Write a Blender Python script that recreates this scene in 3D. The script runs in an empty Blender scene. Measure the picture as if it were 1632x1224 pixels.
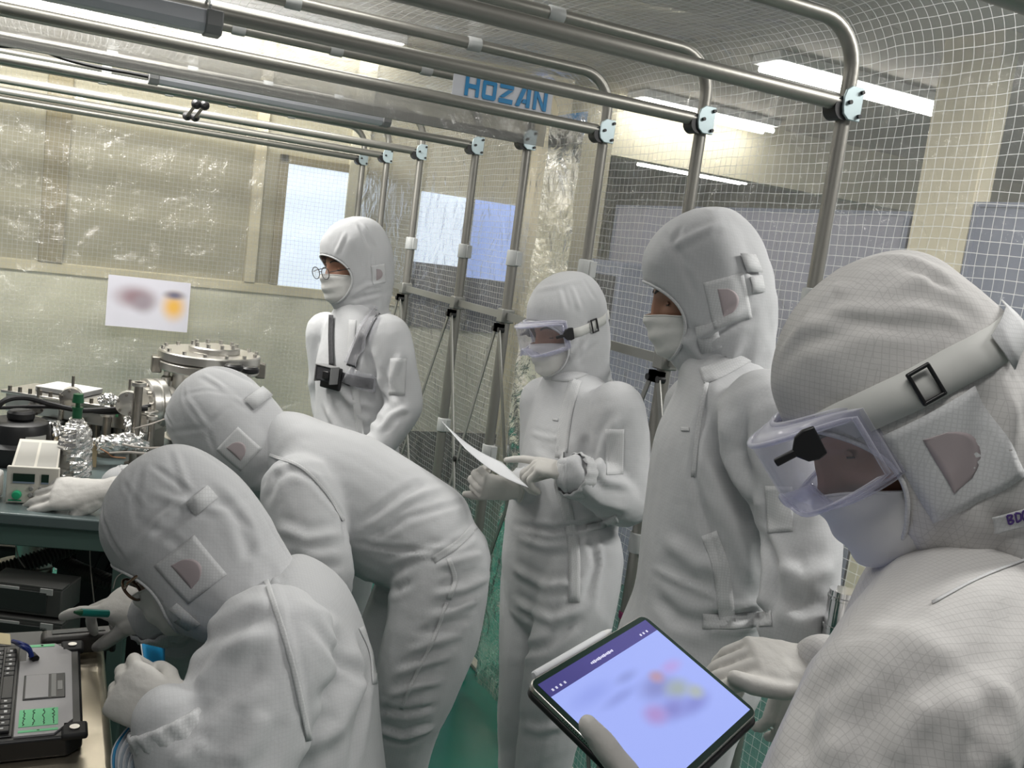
import bpy, bmesh, math, random
import numpy as np
from mathutils import Vector, Matrix
from mathutils.bvhtree import BVHTree

# ------------------------------------------------------------------ camera
SC = bpy.context.scene
FPX, PITCH, ROLL, YAW = 1503.37, .1381, .1303, .46040
_fw = np.array([math.sin(YAW)*math.cos(PITCH), math.cos(YAW)*math.cos(PITCH), -math.sin(PITCH)])
_r = np.cross(_fw, [0, 0, 1]); _r /= np.linalg.norm(_r); _u = np.cross(_r, _fw)
R_ = math.cos(ROLL)*_r + math.sin(ROLL)*_u
U_ = -math.sin(ROLL)*_r + math.cos(ROLL)*_u
EYE = np.array([0, 0, 1.6])
cd = bpy.data.cameras.new('camera'); cam = bpy.data.objects.new('camera', cd)
SC.collection.objects.link(cam)
cd.sensor_fit = 'HORIZONTAL'; cd.sensor_width = 36; cd.lens = FPX/1632*36; cd.clip_start = .02
_m = Matrix.Identity(4)
for i in range(3):
    _m[i][0] = R_[i]; _m[i][1] = U_[i]; _m[i][2] = -_fw[i]; _m[i][3] = EYE[i]
cam.matrix_world = _m
SC.camera = cam

# ------------------------------------------------------------------ world, lights, exposure
SC.view_settings.view_transform = 'Standard'; SC.view_settings.look = 'None'
SC.view_settings.exposure = 0.12; SC.view_settings.gamma = 1; SC.view_settings.use_curve_mapping = False
SC.cycles.transparent_max_bounces = 24; SC.cycles.max_bounces = 10; SC.cycles.diffuse_bounces = 4
SC.cycles.use_denoising = True
SC.cycles.caustics_reflective = False; SC.cycles.caustics_refractive = False
wd = bpy.data.worlds.new('room_light'); SC.world = wd; wd.use_nodes = True
wd.node_tree.nodes['Background'].inputs[0].default_value = (.98, .98, 1, 1)
wd.node_tree.nodes['Background'].inputs[1].default_value = WORLD_STRENGTH = .105
LAMP_STRENGTH = 15.0        # fluorescent tubes under the ceiling
DAY_STRENGTH = .8          # daylight behind the two windows
def area(name, loc, rot, sx, sy, power, col=(1, 1, 1)):
    l = bpy.data.lights.new(name, 'AREA'); l.shape = 'RECTANGLE'; l.size = sx; l.size_y = sy; l.energy = power; l.color = col
    o = bpy.data.objects.new(name, l); SC.collection.objects.link(o); o.location = loc; o.rotation_euler = rot
    return o
# the room's fluorescent rows behind the camera and over the booth, plus a tilted light added to brighten the far wall
for k, (lx, ly) in enumerate(((.1, .3), (.2, 2.25), (.6, 3.95), (2.6, .7), (-1.6, 3.0), (2.6, 2.2), (-.3, 3.4))):
    area('ceiling_and_added_light', (lx, ly, 2.66), (.75 if k == 6 else 0, 0, 0), 1.3, .25, (13, 14, 15, 72, 14, 8, 105)[k], (1, .985, .97))

# ------------------------------------------------------------------ helpers
def at(x, y, d): return EYE + d*(_fw + R_*(x-816)/FPX - U_*(y-612)/FPX)   # point seen at a pixel, d metres deep
def ray(x, y):
    v = at(x, y, 1)-EYE; return v/np.linalg.norm(v)
def onz(x, y, z):
    v = at(x, y, 1)-EYE; return EYE+v*(z-1.6)/v[2]
def ony(x, y, Y):
    v = at(x, y, 1)-EYE; return EYE+v*Y/v[1]
def onx(x, y, X):
    v = at(x, y, 1)-EYE; return EYE+v*X/v[0]
def vec(r, u, f=0): return r*R_+u*U_+f*_fw          # image right, image up, away
def V3(*a): return np.array(a, float)
def nrm(v): v = np.asarray(v, float); return v/(np.linalg.norm(v)+1e-12)
X_, Y_, Z_ = V3(1, 0, 0), V3(0, 1, 0), V3(0, 0, 1)
rng = random.Random(7)

def mat(name, col, rough=.5, metal=0, bump=0, bscale=40, var=0, vscale=5, emit=0, spec=.5, alpha=None, trans=0, coord='Object', sheen=0):
    m = bpy.data.materials.new(name); m.use_nodes = True; nt = m.node_tree; b = nt.nodes['Principled BSDF']
    b.inputs['Base Color'].default_value = (*col, 1); b.inputs['Roughness'].default_value = rough
    b.inputs['Metallic'].default_value = metal; b.inputs['Specular IOR Level'].default_value = spec
    if trans: b.inputs['Transmission Weight'].default_value = trans
    if emit: b.inputs['Emission Color'].default_value = (*col, 1); b.inputs['Emission Strength'].default_value = emit
    if bump or var:
        tc = nt.nodes.new('ShaderNodeTexCoord')
        if bump:
            n = nt.nodes.new('ShaderNodeTexNoise'); n.inputs['Scale'].default_value = bscale; n.inputs['Detail'].default_value = 4
            nt.links.new(tc.outputs[coord], n.inputs['Vector'])
            bp = nt.nodes.new('ShaderNodeBump'); bp.inputs['Strength'].default_value = bump; bp.inputs['Distance'].default_value = .01
            nt.links.new(n.outputs['Fac'], bp.inputs['Height']); nt.links.new(bp.outputs[0], b.inputs['Normal'])
        if var:
            n = nt.nodes.new('ShaderNodeTexNoise'); n.inputs['Scale'].default_value = vscale; n.inputs['Detail'].default_value = 3
            nt.links.new(tc.outputs[coord], n.inputs['Vector'])
            mx = nt.nodes.new('ShaderNodeMix'); mx.data_type = 'RGBA'
            mx.inputs[6].default_value = (*[c*(1-var) for c in col], 1); mx.inputs[7].default_value = (*[min(1, c*(1+var)) for c in col], 1)
            nt.links.new(n.outputs['Fac'], mx.inputs[0]); nt.links.new(mx.outputs[2], b.inputs['Base Color'])
    return m

class MB:
    """collects shapes, then links them as ONE mesh object"""
    def __init__(s): s.v = []; s.f = []; s.n = 0
    def add(s, v, f):
        v = np.asarray(v, float).reshape(-1, 3); s.v.append(v); s.f += [tuple(i+s.n for i in q) for q in f]; s.n += len(v); return s
    def box(s, c, size, ax=None):
        ax = ax or (X_, Y_, Z_); c = np.asarray(c, float); h = [np.asarray(a)*k/2 for a, k in zip(ax, size)]
        v = [c+a*h[0]+b*h[1]+d*h[2] for d in (-1, 1) for a, b in ((-1, -1), (1, -1), (1, 1), (-1, 1))]
        return s.add(v, [(3, 2, 1, 0), (4, 5, 6, 7), (0, 1, 5, 4), (1, 2, 6, 5), (2, 3, 7, 6), (3, 0, 4, 7)])
    def bx(s, lo, hi): lo = np.array(lo, float); hi = np.array(hi, float); return s.box((lo+hi)/2, hi-lo)
    def tube(s, pts, r, n=12, cap=True, closed=False):
        p = np.asarray(pts, float); m = len(p); r = np.broadcast_to(r, (m,))
        t = np.gradient(p, axis=0) if not closed else np.roll(p, -1, 0)-np.roll(p, 1, 0)
        t /= np.linalg.norm(t, axis=1)[:, None]+1e-12
        a = np.cross(t[0], [0, 0, 1.] if abs(t[0][2]) < .9 else [1., 0, 0]); a /= np.linalg.norm(a)
        ang = np.arange(n)*2*math.pi/n; rings = []
        for i in range(m):
            a = a-t[i]*(a@t[i]); a /= np.linalg.norm(a)+1e-12; b = np.cross(t[i], a)
            rings.append(p[i]+r[i]*(np.cos(ang)[:, None]*a+np.sin(ang)[:, None]*b))
        f = []
        for i in range(m if closed else m-1):
            j = (i+1) % m
            f += [(i*n+k, i*n+(k+1) % n, j*n+(k+1) % n, j*n+k) for k in range(n)]
        if cap and not closed: f += [tuple(range(n-1, -1, -1)), tuple((m-1)*n+k for k in range(n))]
        return s.add(np.concatenate(rings), f)
    def lathe(s, prof, o=(0, 0, 0), ax=Z_, n=24):
        ax = nrm(ax); a = nrm(np.cross(ax, [1., 0, 0] if abs(ax[0]) < .9 else [0, 1., 0])); b = np.cross(ax, a); o = np.asarray(o, float)
        ang = np.arange(n)*2*math.pi/n; v = []; f = []
        for r, h in prof: v.append(o+ax*h+r*(np.cos(ang)[:, None]*a+np.sin(ang)[:, None]*b))
        m = len(prof)
        for i in range(m-1): f += [(i*n+k, i*n+(k+1) % n, (i+1)*n+(k+1) % n, (i+1)*n+k) for k in range(n)]
        f += [tuple(range(n-1, -1, -1)), tuple((m-1)*n+k for k in range(n))]
        return s.add(np.concatenate(v), f)
    def cyl(s, a, b, r, n=16, r2=None):
        a = np.asarray(a, float); b = np.asarray(b, float); L = np.linalg.norm(b-a)
        return s.lathe([(r, 0), (r2 or r, L)], a, b-a, n)
    def prism(s, out, o, ax, ay, th):
        """2-D outline (counter-clockwise in ax, ay) extruded along ax x ay, centred"""
        o = np.asarray(o, float); az = nrm(np.cross(ax, ay)); m = len(out)
        base = np.array([o+np.asarray(ax)*x+np.asarray(ay)*y for x, y in out])
        return s.add(np.concatenate([base-az*th/2, base+az*th/2]),
                     [tuple(range(m-1, -1, -1)), tuple(range(m, 2*m))]+[(k, (k+1) % m, m+(k+1) % m, m+k) for k in range(m)])
    def loft(s, secs, n=24, sub=5, pw=2.0, round_=1.0):
        """secs: (centre, half-width vector, half-depth vector); Catmull-Rom between; rounded ends"""
        C = cr(np.array([q[0] for q in secs], float), sub); A = cr(np.array([q[1] for q in secs], float), sub); B = cr(np.array([q[2] for q in secs], float), sub)
        # rounded end rings
        def end(c, a, b, d):
            h = min(np.linalg.norm(a), np.linalg.norm(b))*round_; return [(c+d*h*math.sin(q), a*math.cos(q), b*math.cos(q)) for q in (.5, .95, 1.3, 1.5)]
        d0 = nrm(C[0]-C[1]); d1 = nrm(C[-1]-C[-2])
        rows = end(C[0], A[0], B[0], d0)[::-1]+list(zip(C, A, B))+end(C[-1], A[-1], B[-1], d1)
        ang = np.arange(n)*2*math.pi/n; ca, sa = np.cos(ang), np.sin(ang)
        ca = np.sign(ca)*np.abs(ca)**(2/pw); sa = np.sign(sa)*np.abs(sa)**(2/pw)
        v = [c+ca[:, None]*a+sa[:, None]*b for c, a, b in rows]; m = len(rows); f = []
        for i in range(m-1): f += [(i*n+k, i*n+(k+1) % n, (i+1)*n+(k+1) % n, (i+1)*n+k) for k in range(n)]
        f += [tuple(range(n-1, -1, -1)), tuple((m-1)*n+k for k in range(n))]
        return s.add(np.concatenate(v), f)
    def limb(s, pts, rad, n=16, sub=6):
        P = cr(np.array(pts, float), sub); r = cr(np.array(rad, float)[:, None], sub)[:, 0]
        t0 = nrm(P[0]-P[1]); t1 = nrm(P[-1]-P[-2])
        q = (1.5, 1.3, .95, .5)
        P = np.concatenate([[P[0]+t0*r[0]*math.sin(k) for k in q], P, [P[-1]+t1*r[-1]*math.sin(k) for k in q[::-1]]])
        r = np.concatenate([[r[0]*math.cos(k) for k in q], r, [r[-1]*math.cos(k) for k in q[::-1]]])
        return s.tube(P, np.maximum(r, 1e-4), n)
    def arrays(s): return np.concatenate(s.v), s.f
    def build(s, name, m, parent=None, bevel=0, smooth=30, seg=2):
        v, f = s.arrays(); return mesh_obj(name, v, f, m, parent, bevel, smooth, seg)

def cr(P, sub):
    P = np.asarray(P, float); n = len(P)
    if n < 3 or sub < 2:
        if n == 2 and sub > 1: return np.array([P[0]+(P[1]-P[0])*k/sub for k in range(sub+1)])
        return P
    Q = np.concatenate([[2*P[0]-P[1]], P, [2*P[-1]-P[-2]]]); out = []
    for i in range(1, n):
        a, b, c, d = Q[i-1:i+3]
        for k in range(sub):
            t = k/sub; out.append(.5*((2*b)+(-a+c)*t+(2*a-5*b+4*c-d)*t*t+(-a+3*b-3*c+d)*t**3))
    out.append(P[-1]); return np.array(out)

def mesh_obj(name, v, f, m, parent=None, bevel=0, smooth=30, seg=2):
    me = bpy.data.meshes.new(name); me.from_pydata(np.asarray(v).tolist(), [], f); me.validate(); 
    if m: me.materials.append(m)
    if smooth:
        me.polygons.foreach_set('use_smooth', [True]*len(me.polygons))
        if smooth < 180: me.set_sharp_from_angle(angle=math.radians(smooth))
    o = bpy.data.objects.new(name, me); SC.collection.objects.link(o)
    if bevel:
        bm = o.modifiers.new('bevel', 'BEVEL'); bm.width = bevel; bm.segments = seg; bm.limit_method = 'ANGLE'; bm.angle_limit = math.radians(40); bm.harden_normals = False
    if parent is not None: adopt(o, parent)
    return o
def adopt(o, p):
    o.parent = p; o.matrix_parent_inverse = world_of(p).inverted()
def world_of(p):
    m = Matrix.LocRotScale(p.location, p.rotation_euler, p.scale)
    return m if p.parent is None else world_of(p.parent) @ p.matrix_parent_inverse @ m
def tag(o, label=None, cat=None, group=None, kind=None):
    for k, v in (('label', label), ('category', cat), ('group', group), ('kind', kind)):
        if v: o[k] = v
    return o
def thing(name, label, cat, loc, group=None):
    o = bpy.data.objects.new(name, None); SC.collection.objects.link(o); o.location = [float(q) for q in loc]; o.empty_display_size = .05
    return tag(o, label, cat, group)
def struct(name, mb, m, bevel=0, parent=None):
    o = mb.build(name, m, parent, bevel)
    if parent is None: o['kind'] = 'structure'
    return o
def clone(root, shift, label=None):
    """a copy of a thing with copies of its parts and sub-parts"""
    def cp(o, p):
        c = o.copy(); SC.collection.objects.link(c)
        if p is not None: c.parent = p
        for ch in list(o.children): cp(ch, c)
        return c
    kids = list(root.children); c = root.copy(); SC.collection.objects.link(c)
    for ch in kids: cp(ch, c)
    c.location = [a+b for a, b in zip(root.location, shift)]
    if label: c['label'] = label
    return c

# smooth lattice noise on arrays of points
_tab = np.random.RandomState(3).rand(64, 64, 64)*2-1
def vnoise(P):
    P = np.asarray(P, float); i = np.floor(P).astype(int); t = P-i; t = t*t*(3-2*t); i &= 63; j = (i+1) & 63
    x, y, z = t.T
    def g(a, b, c): return _tab[a, b, c]
    i0, i1, i2 = i.T; j0, j1, j2 = j.T
    def L(a, b, q): return a+(b-a)*q
    return L(L(L(g(i0, i1, i2), g(j0, i1, i2), x), L(g(i0, j1, i2), g(j0, j1, i2), x), y), L(L(g(i0, i1, j2), g(j0, i1, j2), x), L(g(i0, j1, j2), g(j0, j1, j2), x), y), z)

def remesh(mb, voxel, smooth=6):
    v, f = mb.arrays(); me = bpy.data.meshes.new('tmp'); me.from_pydata(v.tolist(), [], f)
    o = bpy.data.objects.new('tmp', me); SC.collection.objects.link(o)
    md = o.modifiers.new('r', 'REMESH'); md.mode = 'VOXEL'; md.voxel_size = voxel; md.adaptivity = 0
    dg = bpy.context.evaluated_depsgraph_get(); ev = o.evaluated_get(dg); m2 = ev.to_mesh()
    n = len(m2.vertices); V = np.empty(n*3); m2.vertices.foreach_get('co', V); V = V.reshape(-1, 3)
    F = [tuple(p.vertices) for p in m2.polygons]; ne = len(m2.edges); E = np.empty(ne*2, int); m2.edges.foreach_get('vertices', E); E = E.reshape(-1, 2)
    ev.to_mesh_clear(); bpy.data.objects.remove(o); bpy.data.meshes.remove(me)
    return relax(V, E, smooth), F, E
def relax(V, E, it, w=.6):
    deg = np.bincount(E.ravel(), minlength=len(V)).astype(float)[:, None]
    for k in range(it):
        S = np.zeros_like(V)
        for c in range(3):
            S[:, c] = np.bincount(E[:, 0], V[E[:, 1], c], len(V))+np.bincount(E[:, 1], V[E[:, 0], c], len(V))
        V = V+(S/np.maximum(deg, 1)-V)*(w if k % 2 == 0 else -w*.7)
    return V
def vnormals(V, F):
    Q = np.array([q if len(q) == 4 else (*q, q[-1]) for q in F]); N = np.cross(V[Q[:, 2]]-V[Q[:, 0]], V[Q[:, 3]]-V[Q[:, 1]])
    T = np.array([np.linalg.norm(N, axis=1) == 0])[0]
    if T.any(): N[T] = np.cross(V[Q[T, 1]]-V[Q[T, 0]], V[Q[T, 2]]-V[Q[T, 0]])
    out = np.zeros_like(V)
    for k in range(4): np.add.at(out, Q[:, k], N)
    return out/(np.linalg.norm(out, axis=1)[:, None]+1e-12)
def bvh_of(V, F): return BVHTree.FromPolygons([Vector(v) for v in V], F)
def hit(bvh, o, d, mx=20):
    q = bvh.ray_cast(Vector(o), Vector(d), mx)
    return (None, None) if q[0] is None else (np.array(q[0]), np.array(q[1]))
# ------------------------------------------------------------------ materials
M = {}
M['floor'] = mat('green_epoxy', (.006, .105, .075), .22, bump=.05, bscale=6, var=.15, vscale=2)
M['cream'] = mat('cream_wall', (.72, .68, .52), .7, var=.05, vscale=1.5)
M['olive'] = mat('olive_wall', (.44, .41, .30), .6, var=.08, vscale=1.2)
M['pale'] = mat('pale_wall', (.90, .87, .72), .6, var=.05, vscale=1.2)
M['post'] = mat('cream_post', (.80, .72, .52), .6)
M['brownpost'] = mat('tan_post', (.33, .28, .17), .6)
M['ceiling'] = mat('grey_ceiling', (.50, .46, .40), .8, var=.15, vscale=2)
M['dark'] = mat('dark_base', (.03, .03, .032), .6)
M['partition'] = mat('lilac_partition', (.33, .33, .40), .7, var=.04)
M['partition2'] = mat('slate_partition', (.20, .22, .29), .7, var=.04)
M['beige'] = mat('beige_tape', (.55, .52, .42), .6)
M['lamp'] = mat('lit_tube', (1, .98, .95), .5, emit=LAMP_STRENGTH)
M['day'] = mat('daylight_pane', (.72, .83, 1), .3, emit=DAY_STRENGTH)
M['dayblue'] = mat('blue_pane', (.33, .45, .85), .3, emit=DAY_STRENGTH*.75)
M['glassdark'] = mat('dim_pane', (.10, .11, .15), .2)
M['white'] = mat('white_paint', (.75, .75, .74), .5)
M['alu'] = mat('satin_steel_tube', (.33, .32, .29), .42, metal=.75, bump=.03, bscale=90)
M['aludark'] = mat('grey_steel_bar', (.30, .30, .28), .45, metal=.6)
M['zinc'] = mat('zinc_plate', (.50, .60, .62), .38, metal=.45)
M['black'] = mat('black_plastic', (.012, .012, .013), .4)
M['rubber'] = mat('black_rubber', (.008, .008, .009), .65)
M['clip'] = mat('grey_plastic_clip', (.50, .51, .50), .5)
M['led'] = mat('frosted_lamp_cover', (.58, .59, .63), .45)
M['ledcap'] = mat('grey_end_cap', (.28, .28, .28), .5)
M['chrome'] = mat('chrome', (.75, .75, .76), .08, metal=1)
M['steel'] = mat('stainless', (.62, .60, .56), .34, metal=1, bump=.04, bscale=60)
M['darksteel'] = mat('dark_stainless', (.30, .28, .25), .35, metal=1, bump=.08, bscale=40)
M['brushed'] = mat('brushed_cart', (.72, .64, .50), .33, metal=.9, bump=.03, bscale=100)
M['foil'] = mat('aluminium_foil', (.85, .84, .82), .22, metal=1, bump=.35, bscale=55)
M['greenframe'] = mat('grey_green_frame', (.10, .16, .14), .45)
M['tabletop'] = mat('grey_green_top', (.13, .165, .165), .25)
M['instr'] = mat('beige_instrument', (.66, .63, .56), .5)
M['lcd'] = mat('lcd_window', (.01, .03, .022), .15)
M['greenknob'] = mat('green_knob', (.02, .36, .17), .35)
M['greybtn'] = mat('grey_button', (.28, .28, .27), .5)
M['greentape'] = mat('green_tape', (.22, .72, .36), .6)
M['greencap'] = mat('dark_green_cap', (.01, .10, .04), .35)
M['card'] = mat('cardboard', (.45, .36, .22), .8)
M['cablew'] = mat('grey_cable', (.42, .38, .34), .5)
M['hose'] = mat('dark_hose', (.055, .05, .045), .45)
M['greybox'] = mat('grey_unit', (.085, .085, .08), .5)
M['unitdark'] = mat('dark_unit', (.035, .04, .038), .5)
M['labelw'] = mat('white_label', (.55, .55, .53), .6)
M['silver'] = mat('silver_palmrest', (.42, .41, .42), .45)
M['key'] = mat('black_key', (.02, .02, .022), .45)
M['keyprint'] = mat('key_print', (.75, .75, .75), .5)
M['yellow'] = mat('yellow_card', (.80, .68, .40), .6)
M['blue'] = mat('blue_cable', (.01, .03, .22), .4)
M['bluecover'] = mat('blue_cover', (.01, .25, .50), .45)
M['paper'] = mat('white_paper', (.74, .75, .77), .6)
M['pagegrey'] = mat('page_edges', (.40, .46, .52), .7)
M['penc'] = mat('teal_pen', (.01, .24, .20), .3)
M['logo'] = mat('blue_logo', (.01, .22, .48), .5)
M['ink'] = mat('dark_ink', (.03, .05, .04), .6)
M['olivecloth'] = mat('dark_olive_cloth', (.07, .07, .05), .8)
M['pink'] = mat('magenta_tape', (.35, .04, .16), .5)

def cloth(name, col, grid=.0055, line=.0005, dark=.955):
    """woven cleanroom fabric with the faint grid of its conductive threads (box mapped)"""
    m = mat(name, col, .78, spec=.25); nt = m.node_tree; b = nt.nodes['Principled BSDF']; N = nt.nodes.new; L = nt.links.new
    tc = N('ShaderNodeTexCoord'); sp = N('ShaderNodeSeparateXYZ'); L(tc.outputs['Object'], sp.inputs[0])
    ab = N('ShaderNodeVectorMath'); ab.operation = 'ABSOLUTE'; L(tc.outputs['Normal'], ab.inputs[0])
    sn = N('ShaderNodeSeparateXYZ'); L(ab.outputs[0], sn.inputs[0])
    def mth(op, a, b_=None):
        n = N('ShaderNodeMath'); n.operation = op
        for i, q in enumerate((a, b_)):
            if q is None: continue
            if isinstance(q, (int, float)): n.inputs[i].default_value = q
            else: L(q, n.inputs[i])
        return n.outputs[0]
    lines = []
    for i, k in enumerate('XYZ'):
        ln = mth('LESS_THAN', mth('PINGPONG', sp.outputs[k], grid/2), line)
        lines.append(mth('MULTIPLY', ln, mth('LESS_THAN', sn.outputs[k], .72)))
    mask = mth('MAXIMUM', mth('MAXIMUM', lines[0], lines[1]), lines[2])
    mx = N('ShaderNodeMix'); mx.data_type = 'RGBA'; mx.inputs[6].default_value = (*col, 1); mx.inputs[7].default_value = (*[c*dark for c in col], 1)
    L(mask, mx.inputs[0]); L(mx.outputs[2], b.inputs['Base Color'])
    nz = N('ShaderNodeTexNoise'); nz.inputs['Scale'].default_value = 22; nz.inputs['Detail'].default_value = 5; L(tc.outputs['Object'], nz.inputs[0])
    bp = N('ShaderNodeBump'); bp.inputs['Strength'].default_value = .18; bp.inputs['Distance'].default_value = .012; L(nz.outputs[0], bp.inputs['Height']); L(bp.outputs[0], b.inputs['Normal'])
    b.inputs['Sheen Weight'].default_value = .05
    return m
SUIT = (.60, .605, .615)
M['suit'] = cloth('white_cleanroom_fabric', SUIT)
M['suitpatch'] = cloth('white_patch_fabric', (.66, .665, .67), grid=.0045, line=.0006, dark=.90)
M['suitbig'] = cloth('white_gridded_fabric', (.62, .605, .59), grid=.0060, line=.00036, dark=.86)
M['mask'] = mat('white_face_mask', (.76, .75, .72), .8, bump=.1, bscale=60)
M['glove'] = mat('grey_white_glove', (.62, .60, .565), .55, bump=.12, bscale=70)
M['skin'] = mat('skin', (.36, .185, .12), .5, var=.06, vscale=20)
M['hair'] = mat('black_brow', (.02, .015, .012), .6)
M['earwin'] = mat('mauve_ear_window', (.43, .37, .38), .7)
M['strap'] = mat('white_elastic_strap', (.66, .66, .63), .6)
M['web'] = mat('dark_grey_webbing', (.05, .05, .055), .7, bump=.3, bscale=80)
M['redtag'] = mat('purple_print', (.10, .05, .25), .6)

def clear(name, tint, opac, rough=.08, bump=.0):
    m = bpy.data.materials.new(name); m.use_nodes = True; nt = m.node_tree; nt.nodes.clear(); N = nt.nodes.new; L = nt.links.new
    out = N('ShaderNodeOutputMaterial'); mix = N('ShaderNodeMixShader'); tr = N('ShaderNodeBsdfTransparent'); tr.inputs[0].default_value = (*tint, 1)
    pr = N('ShaderNodeBsdfPrincipled'); pr.inputs['Base Color'].default_value = (*tint, 1); pr.inputs['Roughness'].default_value = rough; pr.inputs['Specular IOR Level'].default_value = .8
    lw = N('ShaderNodeLayerWeight'); lw.inputs[0].default_value = .35
    mr = N('ShaderNodeMapRange'); mr.inputs[3].default_value = opac; mr.inputs[4].default_value = min(1, opac*3+.25); L(lw.outputs['Facing'], mr.inputs[0])
    L(mr.outputs[0], mix.inputs[0]); L(tr.outputs[0], mix.inputs[1]); L(pr.outputs[0], mix.inputs[2]); L(mix.outputs[0], out.inputs[0])
    return m
M['clear'] = clear('clear_visor', (.96, .96, .98), .05, .05)
M['clearframe'] = clear('clear_goggle_rim', (.90, .90, .96), .17, .1)
M['clearbag'] = clear('clear_bag_film', (.9, .9, .92), .09, .1)
M['glass'] = clear('spectacle_glass', (.95, .95, .95), .06, .05)

def mesh_film(name, opac, tint, grid=.022, w=.0016, white=.8, bstr=.5, milk=.5, thread=.75):
    """clear plastic sheet with a woven square grid of white threads; UV in metres"""
    m = bpy.data.materials.new(name); m.use_nodes = True; nt = m.node_tree; nt.nodes.clear(); N = nt.nodes.new; L = nt.links.new
    out = N('ShaderNodeOutputMaterial'); uv = N('ShaderNodeUVMap'); uv.uv_map = 'uv'; sp = N('ShaderNodeSeparateXYZ')
    def mth(op, a, b=None, c=None):
        n = N('ShaderNodeMath'); n.operation = op
        for i, q in enumerate((a, b, c)):
            if q is None: continue
            if isinstance(q, (int, float)): n.inputs[i].default_value = q
            else: L(q, n.inputs[i])
        return n.outputs[0]
    wob = N('ShaderNodeTexNoise'); wob.inputs['Scale'].default_value = 6; L(uv.outputs[0], wob.inputs[0])
    ad = N('ShaderNodeVectorMath'); ad.operation = 'MULTIPLY_ADD'; ad.inputs[1].default_value = (.014, .014, 0); L(wob.outputs['Color'], ad.inputs[0]); L(uv.outputs[0], ad.inputs[2])
    L(ad.outputs[0], sp.inputs[0])
    th = mth('MAXIMUM', *[mth('LESS_THAN', mth('PINGPONG', sp.outputs[k], grid/2), w/2) for k in 'XY'])
    # crumples: fine noise plus long streaks
    n1 = N('ShaderNodeTexNoise'); n1.inputs['Scale'].default_value = 9; n1.inputs['Detail'].default_value = 5; n1.inputs['Distortion'].default_value = 1.2; L(uv.outputs[0], n1.inputs[0])
    n2 = N('ShaderNodeTexVoronoi'); n2.feature = 'DISTANCE_TO_EDGE'; n2.inputs['Scale'].default_value = 7
    mp = N('ShaderNodeMapping'); mp.inputs['Scale'].default_value = (1, .35, 1); mp.inputs['Rotation'].default_value = (0, 0, .5); L(ad.outputs[0], mp.inputs[0]); L(mp.outputs[0], n2.inputs[0])
    h = mth('MULTIPLY_ADD', n2.outputs[0], .5, n1.outputs[0])
    bp = N('ShaderNodeBump'); bp.inputs['Strength'].default_value = bstr; bp.inputs['Distance'].default_value = .03; L(h, bp.inputs['Height'])
    gl = N('ShaderNodeBsdfGlossy'); gl.inputs['Roughness'].default_value = .12; gl.inputs[0].default_value = (1, 1, 1, 1); L(bp.outputs[0], gl.inputs['Normal'])
    tr = N('ShaderNodeBsdfTransparent'); tr.inputs[0].default_value = (*tint, 1)
    df = N('ShaderNodeBsdfDiffuse'); df.inputs[0].default_value = (white, white, white*.97, 1); tl = N('ShaderNodeBsdfTranslucent'); tl.inputs[0].default_value = (white, white, white*.97, 1)
    mk = N('ShaderNodeMixShader'); mk.inputs[0].default_value = .5; L(df.outputs[0], mk.inputs[1]); L(tl.outputs[0], mk.inputs[2])
    fr = N('ShaderNodeFresnel'); fr.inputs[0].default_value = 1.45; L(bp.outputs[0], fr.inputs['Normal'])
    a = N('ShaderNodeMixShader'); a.inputs[0].default_value = opac; L(tr.outputs[0], a.inputs[1]); L(mk.outputs[0], a.inputs[2])
    b = N('ShaderNodeMixShader'); L(mth('MULTIPLY', fr.outputs[0], milk), b.inputs[0]); L(a.outputs[0], b.inputs[1]); L(gl.outputs[0], b.inputs[2])
    c = N('ShaderNodeMixShader'); L(mth('MULTIPLY', th, thread), c.inputs[0]); L(b.outputs[0], c.inputs[1]); L(mk.outputs[0], c.inputs[2])
    L(c.outputs[0], out.inputs[0]); return m
M['film'] = mesh_film('clear_mesh_sheet', .13, (.97, .97, .95), milk=1.0, w=.0013, thread=.65, bstr=.8)
M['filmend'] = mesh_film('clear_mesh_end_sheet', .18, (.97, .97, .93), w=.0012, thread=.45, bstr=1.0, milk=.9)
M['milky'] = mesh_film('milky_sheet', .62, (.85, .85, .85), w=.0008, thread=.2, white=.27, milk=.7)
M['strip'] = mesh_film('milky_strip', .34, (.95, .95, .95), w=.0012, thread=.4, white=.75, milk=1.0)

def sheet(name, P, uvs, m, parent=None):
    """P: (rows, cols, 3) grid of points, uvs the same in metres"""
    r, c = P.shape[:2]; f = [(i*c+j, i*c+j+1, (i+1)*c+j+1, (i+1)*c+j) for i in range(r-1) for j in range(c-1)]
    o = mesh_obj(name, P.reshape(-1, 3), f, m, parent, smooth=180)
    l = o.data.uv_layers.new(name='uv'); idx = np.empty(len(o.data.loops), int); o.data.loops.foreach_get('vertex_index', idx)
    l.data.foreach_set('uv', uvs.reshape(-1, 2)[idx].ravel()); return o

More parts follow.
